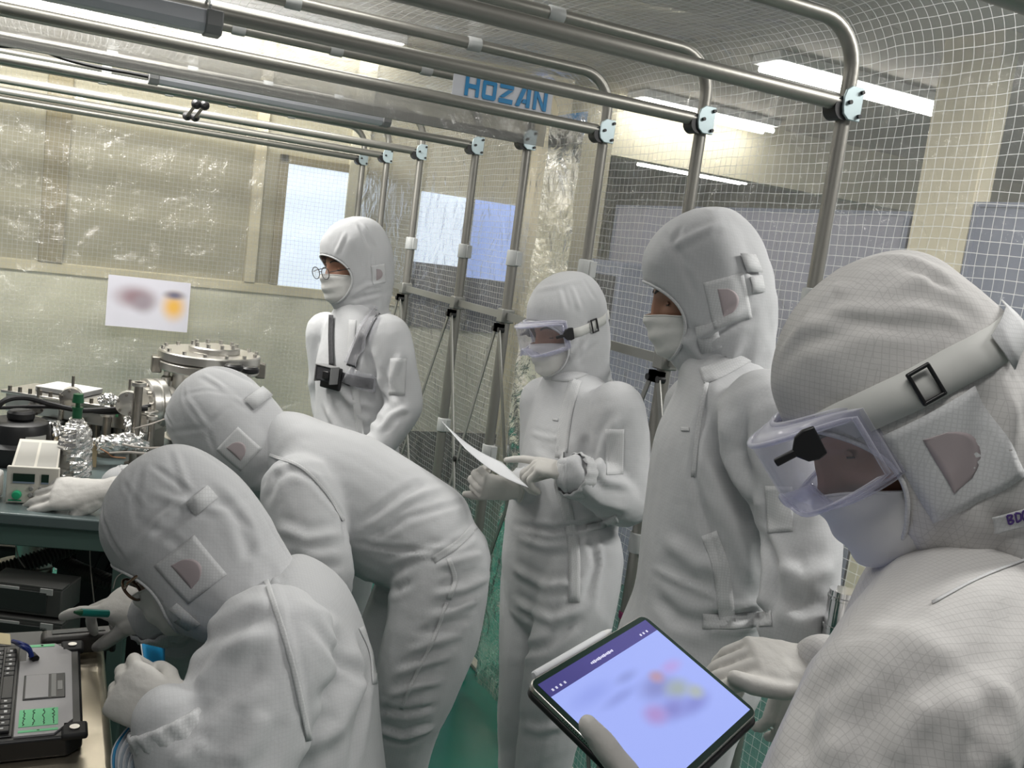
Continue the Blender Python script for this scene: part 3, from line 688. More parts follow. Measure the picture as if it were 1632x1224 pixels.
def add_mask(person, h, m, wide=78, top=-.012, bottom=-.118, depth=1.0, seed=0):
    """pleated face mask: bulges over nose and chin, hems on all sides"""
    nu, nv = 41, 34; P = []
    for i in range(nv):
        t = i/(nv-1)
        for k in range(nu):
            a = math.radians(wide)*(2*k/(nu-1)-1); ca = abs(2*k/(nu-1)-1)
            zt = top-.020*ca**1.6; zb = bottom+.042*ca**1.5; z = zt+(zb-zt)*t
            ry = .103+.018*math.exp(-(t/.34)**2*1.2)*math.exp(-(a/.35)**2)+.017*math.sin(math.pi*min(1, t*1.05))*math.exp(-(a/.8)**2); rx = .080-.004*t
            if t > .75: ry -= .022*((t-.75)/.25)**2
            ple = .0022*math.sin(t*math.pi*6)*max(0, 1-ca*1.1)
            P.append((rx*math.sin(a), (ry*depth+ple)*math.cos(a), z))
    P = np.array(P); n = vnoise(P*[45, 45, 60]+seed)*.0016; P[:, 1] += n
    f = [(i*nu+k, (i+1)*nu+k, (i+1)*nu+k+1, i*nu+k+1) for i in range(nv-1) for k in range(nu-1)]
    o = mesh_obj('face_mask', h.w(P), f, m, person, smooth=180); s = o.modifiers.new('thick', 'SOLIDIFY'); s.thickness = .0022
    G = P.reshape(nv, nu, 3)
    for row in (G[0], G[-1]): MB().tube(h.w(row), .0016, 6).build('mask_hem', m, o, smooth=180)
    return o

def sculpt(V, F, strokes):
    """press folds and seams into cloth: each stroke is (3-D polyline, width, height); height < 0 makes a groove"""
    N = vnormals(V, F); D = np.zeros(len(V))
    for P, w, a in strokes:
        P = np.asarray(P)
        if len(P) < 2: continue
        lo, hi = P.min(0)-4*w, P.max(0)+4*w; sel = np.where(((V > lo) & (V < hi)).all(1))[0]
        if not len(sel): continue
        Q = V[sel]; best = np.full(len(sel), 9.); tb = np.zeros(len(sel)); m = len(P)-1
        for i in range(m):
            d = P[i+1]-P[i]; L2 = d@d+1e-12; t = np.clip(((Q-P[i])@d)/L2, 0, 1); ds = np.linalg.norm(Q-P[i]-t[:, None]*d, axis=1)
            k = ds < best; best[k] = ds[k]; tb[k] = (i+t[k])/m
        prof = np.exp(-(best/w)**2)-.45*np.exp(-((best-1.9*w)/(1.0*w))**2)
        D[sel] += a*prof*np.minimum(1, np.minimum(tb, 1-tb)*5+.12)
    return V+N*D[:, None]
def project(b, pts, step=14):
    """where the sight lines through a polyline of picture points meet the surface"""
    P = []
    for (x0, y0), (x1, y1) in zip(pts, pts[1:]):
        n = max(2, int(math.hypot(x1-x0, y1-y0)/step))
        for k in range(n): P.append((x0+(x1-x0)*k/n, y0+(y1-y0)*k/n))
    P.append(pts[-1]); out = []
    for q in P:
        hp, n = hit(b, EYE, ray(*q))
        if hp is not None: out.append(hp)
    return np.array(out)

def suit(person, name, mb, m, voxel, bones, seed, strokes=(), amp=1.0, smooth=10):
    """coverall: shapes fused into one skin, then slack folds along the limbs and pressed folds"""
    V, F, E = remesh(mb, voxel, smooth)
    N = vnormals(V, F)
    # nearest bone gives the run of the folds: (a, b, slack, density, skew)
    best = np.full(len(V), 9.); Dp = np.zeros(len(V)); W = np.zeros(len(V)); acc = np.zeros(len(V))
    for j, (a, b, sl, dens, skew) in enumerate(bones):
        a = np.asarray(a); b = np.asarray(b); d = b-a; L = np.linalg.norm(d); d = d/L; t = (V-a)@d; tc = np.clip(t, 0, L); rad = np.linalg.norm(V-a-tc[:, None]*d, axis=1)
        e1 = nrm(np.cross(d, [.3, .2, .9])); e2 = np.cross(d, e1); p1 = (V-a)@e1; p2 = (V-a)@e2
        w = np.exp(-(rad/.075)**2*1.5)+1e-6
        wp = vnoise(V*9+seed+j*3)*.35
        dn = dens*.62; q = np.stack([t*dn+skew*p1*dn*.8+wp+seed*3.1, p1*3.6+j*7, p2*3.6+skew*t*2], -1)
        n1 = vnoise(q); n2 = vnoise(q*[2.1, 1.7, 1.7]+11)
        rid = (1-2.2*np.abs(n1))*.42+.75*vnoise(q*[.42, .7, .7]+5)+.10*(1-2*np.abs(n2))
        mid = vnoise(np.stack([t*7+j*5, p1*4, p2*4], -1)+seed)*.5+.75
        acc += w*rid*sl*.72*np.clip(mid, .2, 1.3); W += w
    D = acc/W*amp
    V = V+N*(D-.1*np.abs(D))[:, None]
    V = relax(V, E, 2, .5)
    b = bvh_of(V, F)
    if strokes:
        V = sculpt(V, F, [(project(b, p), w, a) for p, w, a in strokes]); b = bvh_of(V, F)
    o = mesh_obj(name, V, F, m, person, smooth=180)
    return o, b

def overlay(name, b, quad, m, parent, nu=10, nv=10, off=.0014, thick=.0009, fallback=None):
    """a cloth piece sewn on the suit: quad of picture points (4 corners), laid on the surface seen there"""
    q = np.array(quad, float); P = []; G = np.full((nv, nu, 3), np.nan)
    for i in range(nv):
        for k in range(nu):
            s, t = k/(nu-1), i/(nv-1); p = (1-t)*((1-s)*q[0]+s*q[1])+t*((1-s)*q[3]+s*q[2]); d = ray(*p); hp, n = hit(b, EYE, d)
            if hp is not None:
                if n@d > 0: n = -n
                G[i, k] = hp+n*off-d*off*.5
    ok = ~np.isnan(G[..., 0])
    if ok.sum() < 4: return None
    f = [(i*nu+k, (i+1)*nu+k, (i+1)*nu+k+1, i*nu+k+1) for i in range(nv-1) for k in range(nu-1) if ok[i, k] and ok[i+1, k] and ok[i+1, k+1] and ok[i, k+1]]
    G[~ok] = 0; used = sorted({v for z in f for v in z}); mp = {v: i for i, v in enumerate(used)}
    o = mesh_obj(name, G.reshape(-1, 3)[used], [tuple(mp[v] for v in z) for z in f], m, parent, smooth=180)
    s = o.modifiers.new('thick', 'SOLIDIFY'); s.thickness = thick; s.offset = 0; return o
def strip(name, b, line, wpx, m, parent, **k):
    """overlay along a polyline of picture points, wpx wide"""
    pts = np.array(line, float); pts = cr(pts, 6) if len(pts) > 2 else cr(pts, 10); t = np.gradient(pts, axis=0); t /= np.linalg.norm(t, axis=1)[:, None]; n = np.stack([-t[:, 1], t[:, 0]], 1)
    rows = []
    for p, q in zip(pts, n):
        r = []
        for s in (-.5, -.17, .17, .5):
            d = ray(*(p+q*s*wpx)); hp, nn = hit(b, EYE, d)
            r.append(None if hp is None else hp+(nn if nn@d < 0 else -nn)*k.get('off', .0012)-d*.0006)
        rows.append(r)
    V = []; idx = {}; F = []
    for i, r in enumerate(rows):
        for j, q in enumerate(r):
            if q is not None: idx[i, j] = len(V); V.append(q)
    for i in range(len(rows)-1):
        for j in range(3):
            c = [(i, j), (i+1, j), (i+1, j+1), (i, j+1)]
            if all(x in idx for x in c) and np.linalg.norm(V[idx[c[0]]]-V[idx[c[1]]]) < .15: F.append(tuple(idx[x] for x in c))
    if not F: return None
    o = mesh_obj(name, np.array(V), F, m, parent, smooth=180); s = o.modifiers.new('thick', 'SOLIDIFY'); s.thickness = .0009; s.offset = 0; return o

def add_glove(person, wrist, fwd, dorsal, thumb=1, curls=((.5, .6, .4),)*4, th=(50, 25, 20), spread=.06, k=1.0, cuff=.07, cuffdir=None, name='glove', m=None):
    """gloved hand: palm, four separate fingers with three bends each, thumb from the side of the palm"""
    x = nrm(fwd); z = np.asarray(dorsal, float); z = nrm(z-x*(z@x)); y = np.cross(x, z)*thumb; w = np.asarray(wrist, float)
    W = lambda a, b, c: w+k*(a*x+b*y+c*z)
    cd = -x if cuffdir is None else nrm(cuffdir)
    mb = MB()
    mb.loft([(w+cd*cuff, y*.034*k, z*.031*k), (w+cd*cuff*.5, y*.031*k, z*.027*k), (W(-.004, 0, 0), y*.029*k, z*.022*k), (W(.03, .003, 0), y*.036*k, z*.018*k), (W(.065, .003, .002), y*.041*k, z*.0155*k), (W(.092, .001, .002), y*.041*k, z*.0135*k)], n=20, sub=4, pw=2.3, round_=.5)
    mb.limb([W(.004, .022, -.004), W(.03, .032, -.010), W(.05, .028, -.008)], [.016*k, .017*k, .012*k], 12, 3)
    base = ((.090, .031), (.096, .011), (.093, -.010), (.085, -.030)); ln = ((.042, .026, .022), (.046, .029, .023), (.043, .027, .022), (.034, .021, .020)); rd = (.0100, .0102, .0098, .0088)
    cu = list(curls)+[curls[-1]]*(4-len(curls))
    for i in range(4):
        bx_, by_ = base[i]; sp = (1.5-i)*spread; ang = 0; p = V3(bx_-.012, by_, 0); P = [p]; d0 = V3(math.cos(sp), math.sin(sp), 0)
        p = V3(bx_, by_, .001); P.append(p)
        for L_, c_ in zip(ln[i], cu[i]):
            ang += c_; d = d0*math.cos(ang)+V3(0, 0, -1)*math.sin(ang); P += [p+d*L_*.5, p+d*L_]; p = p+d*L_
        P = [W(*q) for q in P]; r = rd[i]*k
        mb.limb(P, [r*1.12, r*1.1, r, r*1.03, r*.93, r*.95, r*.86, r*.74], 12, 3)
    a, dn, bd = [math.radians(q) for q in th]
    p = V3(.030, .030, -.008); P = [V3(.014, .020, -.004), p]
    for i, L_ in enumerate((.042, .033, .028)):
        A = a-bd*i; d = V3(math.cos(A)*math.cos(dn), math.sin(A)*math.cos(dn), -math.sin(dn)); P += [p+d*L_*.5, p+d*L_]; p = p+d*L_
    mb.limb([W(*q) for q in P], [q*k for q in (.016, .0155, .014, .0125, .012, .0118, .0108, .009)], 12, 3)
    V, F, E = remesh(mb, .0026*k, 5)
    V = V+vnormals(V, F)*(vnoise(V*[70, 70, 70])*.0006+(1-2*np.abs(vnoise(V*[38, 38, 38]+4)))*.0006)[:, None]
    o = mesh_obj(name, V, F, m or M['glove'], person, smooth=180)
    c = w+cd*cuff*.96
    MB().tube([c+.0345*k*y*math.cos(q)+.0315*k*z*math.sin(q) for q in np.linspace(0, 2*math.pi, 28, endpoint=False)], .0026, 8, closed=True).build('glove_cuff', m or M['glove'], o, smooth=180)
    return o, W

def torso_secs(rows):
    """rows: centre, side vector, front vector"""
    return [(np.asarray(c), np.asarray(a), np.asarray(b)) for c, a, b in rows]

def goggles(h, b, label, strap=((70, 0), (90, .002), (120, .006), (150, .010), (180, .012), (210, .010), (240, .006), (270, .002), (290, 0)), buckle=120, side=1, z0=0., wide=62, clip=.062, clipx=.090, clipz=.004, out=.148, hh=.040, sw=.024):
    t = thing('goggles', label, 'goggles', h.w(np.array([0, .14, z0])))
    n = 33; top = []; bot = []; itop = []; ibot = []
    for k in range(n):
        s = 2*k/(n-1)-1; a = math.radians(wide)*s; zt = hh-.010*abs(s)**3; zb = -hh+.012*abs(s)**2+.022*math.exp(-(s/.17)**2)
        ro = out-.006*s*s; ri = .118-.004*s*s
        top.append((math.sin(a)*ro*.66, math.cos(a)*ro, z0+zt)); bot.append((math.sin(a)*ro*.66, math.cos(a)*ro, z0+zb))
        itop.append((math.sin(a)*ri*.80, math.cos(a)*ri, z0+zt+.006)); ibot.append((math.sin(a)*ri*.80, math.cos(a)*ri, z0+zb-.006))
    top, bot, itop, ibot = [h.w(np.array(q)) for q in (top, bot, itop, ibot)]
    # curved visor
    P = np.concatenate([bot+(top-bot)*q for q in (0, .25, .5, .75, 1)]); f = [(i*n+k, i*n+k+1, (i+1)*n+k+1, (i+1)*n+k) for i in range(4) for k in range(n-1)]
    o = mesh_obj('visor', P, f, M['clear'], t, smooth=180); s2 = o.modifiers.new('thick', 'SOLIDIFY'); s2.thickness = .0016
    # soft clear body from visor to face
    loopo = np.concatenate([top, bot[::-1]]); loopi = np.concatenate([itop, ibot[::-1]]); m = len(loopo)
    mid = (loopo*.5+loopi*.5)+(loopo-h.w(np.array([0, .13, z0])))*.05
    P = np.concatenate([loopo, mid, loopi]); f = [(r*m+k, r*m+(k+1) % m, (r+1)*m+(k+1) % m, (r+1)*m+k) for r in range(2) for k in range(m)]
    o = mesh_obj('goggle_body', P, f, M['clearframe'], t, smooth=60); s2 = o.modifiers.new('thick', 'SOLIDIFY'); s2.thickness = .0022
    MB().tube(loopo, .0032, 8, closed=True).tube(loopi, .0034, 8, closed=True).build('rim', M['clearframe'], t, smooth=180)
    for s in (-1, 1):
        e = h.w(np.array([s*clipx, clip if s == side else min(clip, .068), z0+clipz])); a1 = nrm(h.f*.6-h.l*s*.12); up = h.u
        out_ = [(-.014, -.004), (-.006, -.014), (.004, -.017), (.014, -.015), (.016, .015), (.004, .017), (-.006, .014), (-.014, .004)]
        MB().prism([(-x, z) for x, z in out_][::-1] if True else out_, e+h.l*s*.006, a1, up, .008).box(e+h.f*.022+h.l*s*.002, (.026, .008, .007), (a1, up, np.cross(a1, up))).build('strap_clip', M['black'], t, .0015)
    bo, G = band('strap', h, b, strap, sw, M['strap'], t, off=.0035)
    a = math.radians(buckle*side); d = h.l*math.sin(a)+h.f*math.cos(a); zz = np.interp(buckle, [q[0] for q in strap], [q[1] for q in strap]); hp, nn = hit(b, h.c+h.u*zz*h.k+d*.4, -d)
    if hp is not None:
        tn = nrm(np.cross(h.u, d)); w2, h2 = .011, .0165
        q = [hp+d*.0075+tn*x+h.u*z for x, z in ((-w2, -h2), (w2, -h2), (w2, h2), (-w2, h2))]
        mb = MB()
        for i in range(4): mb.cyl(q[i], q[(i+1) % 4], .0022, 8); mb.lathe([(.0005, -.0024), (.0022, -.001), (.0022, .001), (.0005, .0024)], q[i], d, 8)
        mb.build('buckle', M['black'], t, smooth=60)
    return t
def legs_down(mb, hips, fh, fwd=.03, rad=(.098, .082, .072, .068)):
    out = []
    for hp in hips:
        z = hp[2]; kn = V3(hp[0], hp[1], z*.53)+fh*fwd; an = V3(hp[0], hp[1], .13)-fh*.02
        mb.limb([hp, hp*.5+kn*.5, kn, kn*.5+an*.5, an, an*V3(1, 1, 0)+V3(0, 0, .05)], [rad[0], rad[0]*.95, rad[1], rad[2], rad[3], rad[3]*.9]); foot(mb, an, fh); out += [(hp, kn, .010, 13, .6), (kn, an, .013, 17, .5)]
    return out
def foot(mb, an, fh):
    s = np.cross(Z_, fh); b = V3(an[0], an[1], .048)
    mb.loft([(b-fh*.06, s*.038, Z_*.042), (b+fh*.05, s*.045, Z_*.045), (b+fh*.15-Z_*.012, s*.048, Z_*.034), (b+fh*.20-Z_*.018, s*.038, Z_*.026)], n=16, sub=3, round_=.6)
def arm(mb, sh, el, wr, r=(.078, .070, .060, .056, .048)):
    mb.limb([sh, sh*.5+el*.5, el, el*.45+wr*.55, wr], r); return [(sh, el, .011, 15, .5), (el, wr, .013, 19, .6)]
def person(label, loc):
    return thing('person', label, 'person', (loc[0], loc[1], 0))
def cuff(name, wr, el, r, par, m):
    d = nrm(np.asarray(el)-wr); a = nrm(np.cross(d, Z_)); b = np.cross(d, a); V = []; n = 56; rows = ((-.006, .93), (.0, 1.0), (.008, .97), (.016, .99), (.024, .94), (.03, .98))
    for h, k in rows:
        for i in range(n):
            q = 2*math.pi*i/n; V.append(np.asarray(wr)+d*h+(a*math.cos(q)+b*math.sin(q))*(r*k+.0022*math.sin(q*14+h*90)))
    f = [(i*n+k, i*n+(k+1) % n, (i+1)*n+(k+1) % n, (i+1)*n+k) for i in range(len(rows)-1) for k in range(n)]
    o = mesh_obj(name, np.array(V), f, m, par, smooth=180); s = o.modifiers.new('thick', 'SOLIDIFY'); s.thickness = .002; return o
def collar(name, c0, c1, side, front, r0, r1, par, m):
    """standing band round the neck from c0 up to c1"""
    V = []; n = 60; side = nrm(side); front = nrm(front)
    for t, k in ((0, 1), (.25, .97), (.6, .94), (.92, .92), (1, .90)):
        for i in range(n):
            q = 2*math.pi*i/n; r = (r0*(1-t)+r1*t)*k+.0015*math.sin(q*7+t*3); V.append(np.asarray(c0)*(1-t)+np.asarray(c1)*t+side*r*math.cos(q)*.98+front*r*math.sin(q)*1.04)
    f = [(i*n+k, i*n+(k+1) % n, (i+1)*n+(k+1) % n, (i+1)*n+k) for i in range(4) for k in range(n)]
    o = mesh_obj(name, np.array(V), f, m, par, smooth=180); s = o.modifiers.new('thick', 'SOLIDIFY'); s.thickness = .0025; return o
def P(s, d0=0):       # "x,y,d x,y,d" -> points
    return [at(*[float(q) for q in w.split(',')]) for w in s.split()]
S = M['suit']; SP = M['suitpatch']

# ---------------- the bespectacled person with the chest camera, at the back
def person_camera():
    fh = nrm(vec(-.78, 0, -.62)*V3(1, 1, 0)); sd = np.cross(Z_, fh)
    p = person('person in white coverall standing at the back, wearing glasses and a chest camera', at(566, 725, 3.1)); mb = MB()
    C_ = P('566,478,3.1 569,497,3.1 571,524,3.1 568,585,3.1 567,650,3.1 565,725,3.1 562,790,3.1'); sw = (.055, .08, .145, .158, .15, .168, .15); fwid = (.055, .07, .085, .115, .118, .13, .11)
    mb.loft([(c, sd*a, fh*b) for c, a, b in zip(C_, sw, fwid)], pw=2.3)
    sl, el, wl = P('620,535,2.99 643,645,2.97 598,722,2.86'); sr, er, wr = P('520,530,3.22 521,645,3.25 560,735,3.1')
    bones = [(C_[1], C_[-1], .011, 9, .5)]+arm(mb, sl, el, wl, (.072, .066, .060, .052, .045))+arm(mb, sr, er, wr, (.07, .062, .056, .05, .045))
    bones += legs_down(mb, (C_[5]+sd*.09-Z_*.03, C_[5]-sd*.09-Z_*.03), fh)
    st = [([(588, 505), (575, 560), (562, 610)], .006, -.004), ([(640, 560), (625, 600), (640, 640)], .012, .010), ([(600, 590), (612, 620), (640, 655)], .012, .009), ([(585, 560), (600, 600), (598, 640)], .014, -.010), ([(520, 600), (560, 640), (600, 650)], .012, .007),
          ([(545, 620), (570, 660), (610, 690)], .012, .007), ([(515, 640), (540, 690), (590, 700)], .012, .007), ([(600, 690), (625, 660), (652, 650)], .010, .008)]
    co, b = suit(p, 'coverall', mb, S, .0085, bones, 1, st, 1.0)
    h = Head(at(567, 423, 3.1), vec(-.80, -.20, -.56), Z_*.99+vec(-.12, 0, 0), 1.04)
    add_face(p, h); add_mask(p, h, M['mask'], seed=2)
    ho, hb = add_hood(p, h, M['suit'], neck=.06, seed=2, puff=1.4, pst=[([(551, 370), (535, 405)], .006, .004), ([(571, 357), (590, 396)], .006, -.005), ([(578, 357), (600, 392)], .006, .004), ([(593, 405), (592, 440)], .006, -.004), ([(560, 470), (585, 455), (612, 452)], .007, .004), ([(555, 480), (590, 470), (612, 465)], .007, -.004)], side=1, patch=(.026, .030), patch_at=(-.03, -.03), low=13)
    hood_collar('collar', h, .06, -.205, -.160, .005, SP, co)
    overlay('sleeve_pocket', b, [(622, 571), (648, 571), (645, 630), (619, 629)], SP, co)
    strip('placket', b, [(562, 510), (560, 560), (566, 620), (575, 700)], 12, SP, co)
    add_glove(p, wl, wl-el, vec(.3, .5, -.8), 1, cuff=.05); add_glove(p, wr, wr-er, vec(-.3, .5, -.8), -1, cuff=.05)
    cuff('cuff', wl, el, .045, co, SP); cuff('cuff', wr, er, .045, co, SP)
    # spectacles
    t = thing('glasses', 'thin dark metal glasses on the person standing at the back', 'glasses', h.w(np.array([0, .13, -.004])))
    for s in (-1, 1):
        ring = h.w(np.array([(s*.034+.0235*math.cos(a), .106-.05*abs(.034+.0235*math.cos(a)*1)**1.0+.018, -.008+.0185*math.sin(a)) for a in np.linspace(0, 2*math.pi, 28, endpoint=False)]))
        rm = MB().tube(ring, .0014, 6, closed=True).build('rim', M['black'], t, smooth=180)
        MB().add(ring, [tuple(range(28))]).build('lens', M['glass'], rm)
        MB().tube(h.w(np.array([(s*.0575, .121-.05*.0575, -.004), (s*.074, .10, -.002), (s*.080, .03, 0), (s*.080, -.02, -.002)])), .0014, 6).build('temple', M['black'], t)
    MB().tube(h.w(np.array([(-.0105, .122, -.004), (0, .127, -.001), (.0105, .122, -.004)])), .0014, 6).build('bridge', M['black'], t)
    # chest harness with action camera, wrapped in clear film
    t = thing('chest_harness', 'dark strap harness with action camera over the coverall of the person at the back', 'camera harness', at(548, 600, 2.95))
    for ln, w in (([(607, 487), (590, 512), (575, 545), (560, 585)], 13), ([(531, 503), (530, 540), (531, 585)], 7)): strip('shoulder_strap', b, ln, w, M['web'], t, off=.008)
    strip('chest_strap', b, [(508, 588), (530, 596), (560, 606), (592, 612)], 17, M['web'], t, off=.008)
    for ln, w in (([(609, 484), (592, 510), (577, 543), (561, 582)], 20), ([(555, 596), (575, 606), (596, 612)], 26)): strip('film_wrap', b, ln, w, M['clearbag'], t, off=.014)
    hp, n = hit(b, EYE, ray(533, 596)); n = nrm(n*V3(1, 1, .2)); sx = nrm(np.cross(Z_, n)); up = np.cross(n, sx); c = hp+n*.03
    MB().box(c-n*.018-up*.012, (.085, .072, .012), (sx, up, n)).build('mount_plate', M['black'], t, .004)
    k = MB().box(c+n*.004, (.066, .046, .030), (sx, up, n)).build('camera_body', M['web'], t, .004)
    MB().box(c+n*.021+sx*.016, (.026, .026, .012), (sx, up, n)).build('camera_lens', M['black'], k, .003)
    for q in ((.034, 0), (-.034, 0)): MB().box(c+n*.004+sx*q[0], (.004, .054, .036), (sx, up, n)).build('cage_frame', M['ledcap'], k, .001)
    MB().box(c+n*.004+up*.026, (.072, .004, .036), (sx, up, n)).build('cage_frame', M['ledcap'], k, .001)
person_camera()

# ---------------- the goggled person reading a sheet of paper
def person_paper():
    fh = nrm(vec(-.85, 0, -.5)*V3(1, 1, 0)); sd = np.cross(Z_, fh)
    p = person('person in white coverall and clear goggles pointing at a sheet of paper', at(890, 880, 2.6)); mb = MB()
    C_ = P('912,585,2.6 916,602,2.6 926,640,2.6 924,700,2.6 903,790,2.6 890,880,2.6 880,950,2.6'); sw = (.058, .09, .165, .172, .165, .175, .15); fw_ = (.058, .075, .095, .125, .130, .135, .115)
    mb.loft([(c, sd*a, fh*b) for c, a, b in zip(C_, sw, fw_)], pw=2.3)
    sl, el, wl = P('982,655,2.47 1000,798,2.44 915,757,2.33'); sr, er, wr = P('868,640,2.72 862,780,2.70 832,772,2.50')
    bones = [(C_[1], C_[-1], .010, 9, .5)]+arm(mb, sl, el, wl, (.078, .074, .068, .060, .050))+arm(mb, sr, er, wr, (.072, .064, .056, .05, .045))
    for q, rr in ((P('928,885,2.52 915,980,2.46 890,1075,2.44 872,1180,2.46 858,1300,2.5'), (.112, .105, .09, .082, .072)), (P('862,885,2.68 852,980,2.66 842,1075,2.64 838,1180,2.68 830,1290,2.72'), (.105, .095, .082, .075, .07))):
        mb.limb(q, rr); foot(mb, q[-1]*V3(1, 1, 0)+V3(0, 0, .1), fh); bones += [(q[0], q[2], .012, 12, .7), (q[2], q[4], .014, 16, .6)]
        mb.limb([q[-1], q[-1]*V3(1, 1, 0)+Z_*.06], (.07, .06))
    st = [([(905, 615), (895, 690), (893, 760), (905, 830)], .006, -.005), ([(930, 690), (935, 740), (960, 770)], .016, -.012), ([(990, 660), (965, 700), (950, 760)], .012, .008), ([(920, 770), (955, 800), (1000, 812)], .012, .010), ([(935, 750), (965, 780), (1005, 785)], .010, -.008),
          ([(820, 836), (880, 846), (935, 838), (980, 822)], .008, -.010), ([(825, 858), (870, 872), (930, 870)], .010, .007), ([(815, 905), (870, 935), (930, 930)], .012, .008), ([(820, 960), (880, 990), (930, 970)], .012, .008), ([(825, 1040), (870, 1030), (920, 990)], .012, -.008),
          ([(940, 850), (948, 900), (930, 960)], .008, -.007), ([(955, 850), (960, 900), (945, 970)], .007, .006), ([(840, 1090), (880, 1096), (905, 1080)], .012, .005), ([(825, 1155), (860, 1164), (900, 1155)], .012, .005), ([(850, 720), (880, 740), (920, 735)], .012, .006), ([(845, 690), (880, 700), (896, 696)], .006, .004)]
    co, b = suit(p, 'coverall', mb, S, .0078, bones, 2, st, 1.0)
    h = Head(at(905, 524, 2.6), vec(-.84, -.27, -.46), Z_+vec(-.20, 0, 0), 1.03)
    add_face(p, h); add_mask(p, h, M['mask'], seed=3)
    ho, hb = add_hood(p, h, M['suit'], neck=.08, seed=4, puff=1.4, pst=[([(855, 462), (892, 455), (925, 446)], .007, .0022), ([(897, 458), (906, 492)], .006, -.003), ([(910, 455), (925, 495)], .006, .003), ([(928, 442), (950, 478)], .006, -.003), ([(928, 540), (900, 580)], .006, -.005), ([(953, 545), (920, 578)], .006, -.005), ([(945, 525), (925, 565)], .006, .005)], win=False, low=13)
    hood_collar('collar', h, .08, -.205, -.160, .005, SP, co)
    strip('collar_tab', b, [(880, 598), (905, 600), (938, 588)], 16, SP, co)
    strip('placket', b, [(918, 605), (905, 650), (896, 710), (893, 770), (905, 820), (915, 880), (915, 960)], 19, SP, co)
    overlay('sleeve_pocket', b, [(965, 684), (995, 684), (993, 756), (966, 757)], SP, co)
    strip('waist_elastic', b, [(935, 842), (960, 836), (984, 826)], 12, SP, co)
    strip('chest_pocket', b, [(881, 668), (890, 669)], 4, SP, co)
    goggles(h, hb, 'clear safety goggles on the person holding the sheet of paper', buckle=104, strap=((60, .0), (80, .002), (104, .006), (130, .010), (160, .014), (190, .015), (215, .012), (250, .006), (290, 0)), side=1)
    # left hand points at the sheet, right hand grips it
    add_glove(p, wl, vec(-.95, .22, .1), vec(.25, .92, -.35), 1, curls=((.15, .15, .1), (.9, 1.0, .6), (1.0, 1.1, .6), (1.0, 1.1, .6)), th=(38, 35, 25), cuff=.05, k=1.0, cuffdir=el-wl)
    add_glove(p, at(822, 778, 2.42), vec(-.92, .10, -.25), vec(-.1, -.45, -.85), -1, curls=((1.1, 1.3, .7),)*4, th=(25, 15, 10), cuff=.05, k=.95, cuffdir=er-wr)
    cuff('cuff', wl-nrm(el-wl)*.004, el, .058, co, SP); cuff('cuff', wr, er, .045, co, SP)
person_paper()
# the sheet of paper, slightly bent
c0 = P('704,672,2.46 742,716,2.30 842,777,2.20 800,737,2.38'); a, q = np.meshgrid(np.linspace(0, 1, 12), np.linspace(0, 1, 8)); a = a[..., None]; q = q[..., None]
G = (1-a)*(1-q)*c0[0]+a*(1-q)*c0[3]+(1-a)*q*c0[1]+a*q*c0[2]-Z_*(.012*np.sin(a*3.1))
sh = sheet('sheet_of_paper', G, np.stack([a[..., 0]*.21, q[..., 0]*.297], -1), M['paper']); sm = sh.modifiers.new('thick', 'SOLIDIFY'); sm.thickness = .0012
tag(sh, 'white sheet in a clear sleeve held by the goggled person in the middle', 'paper')

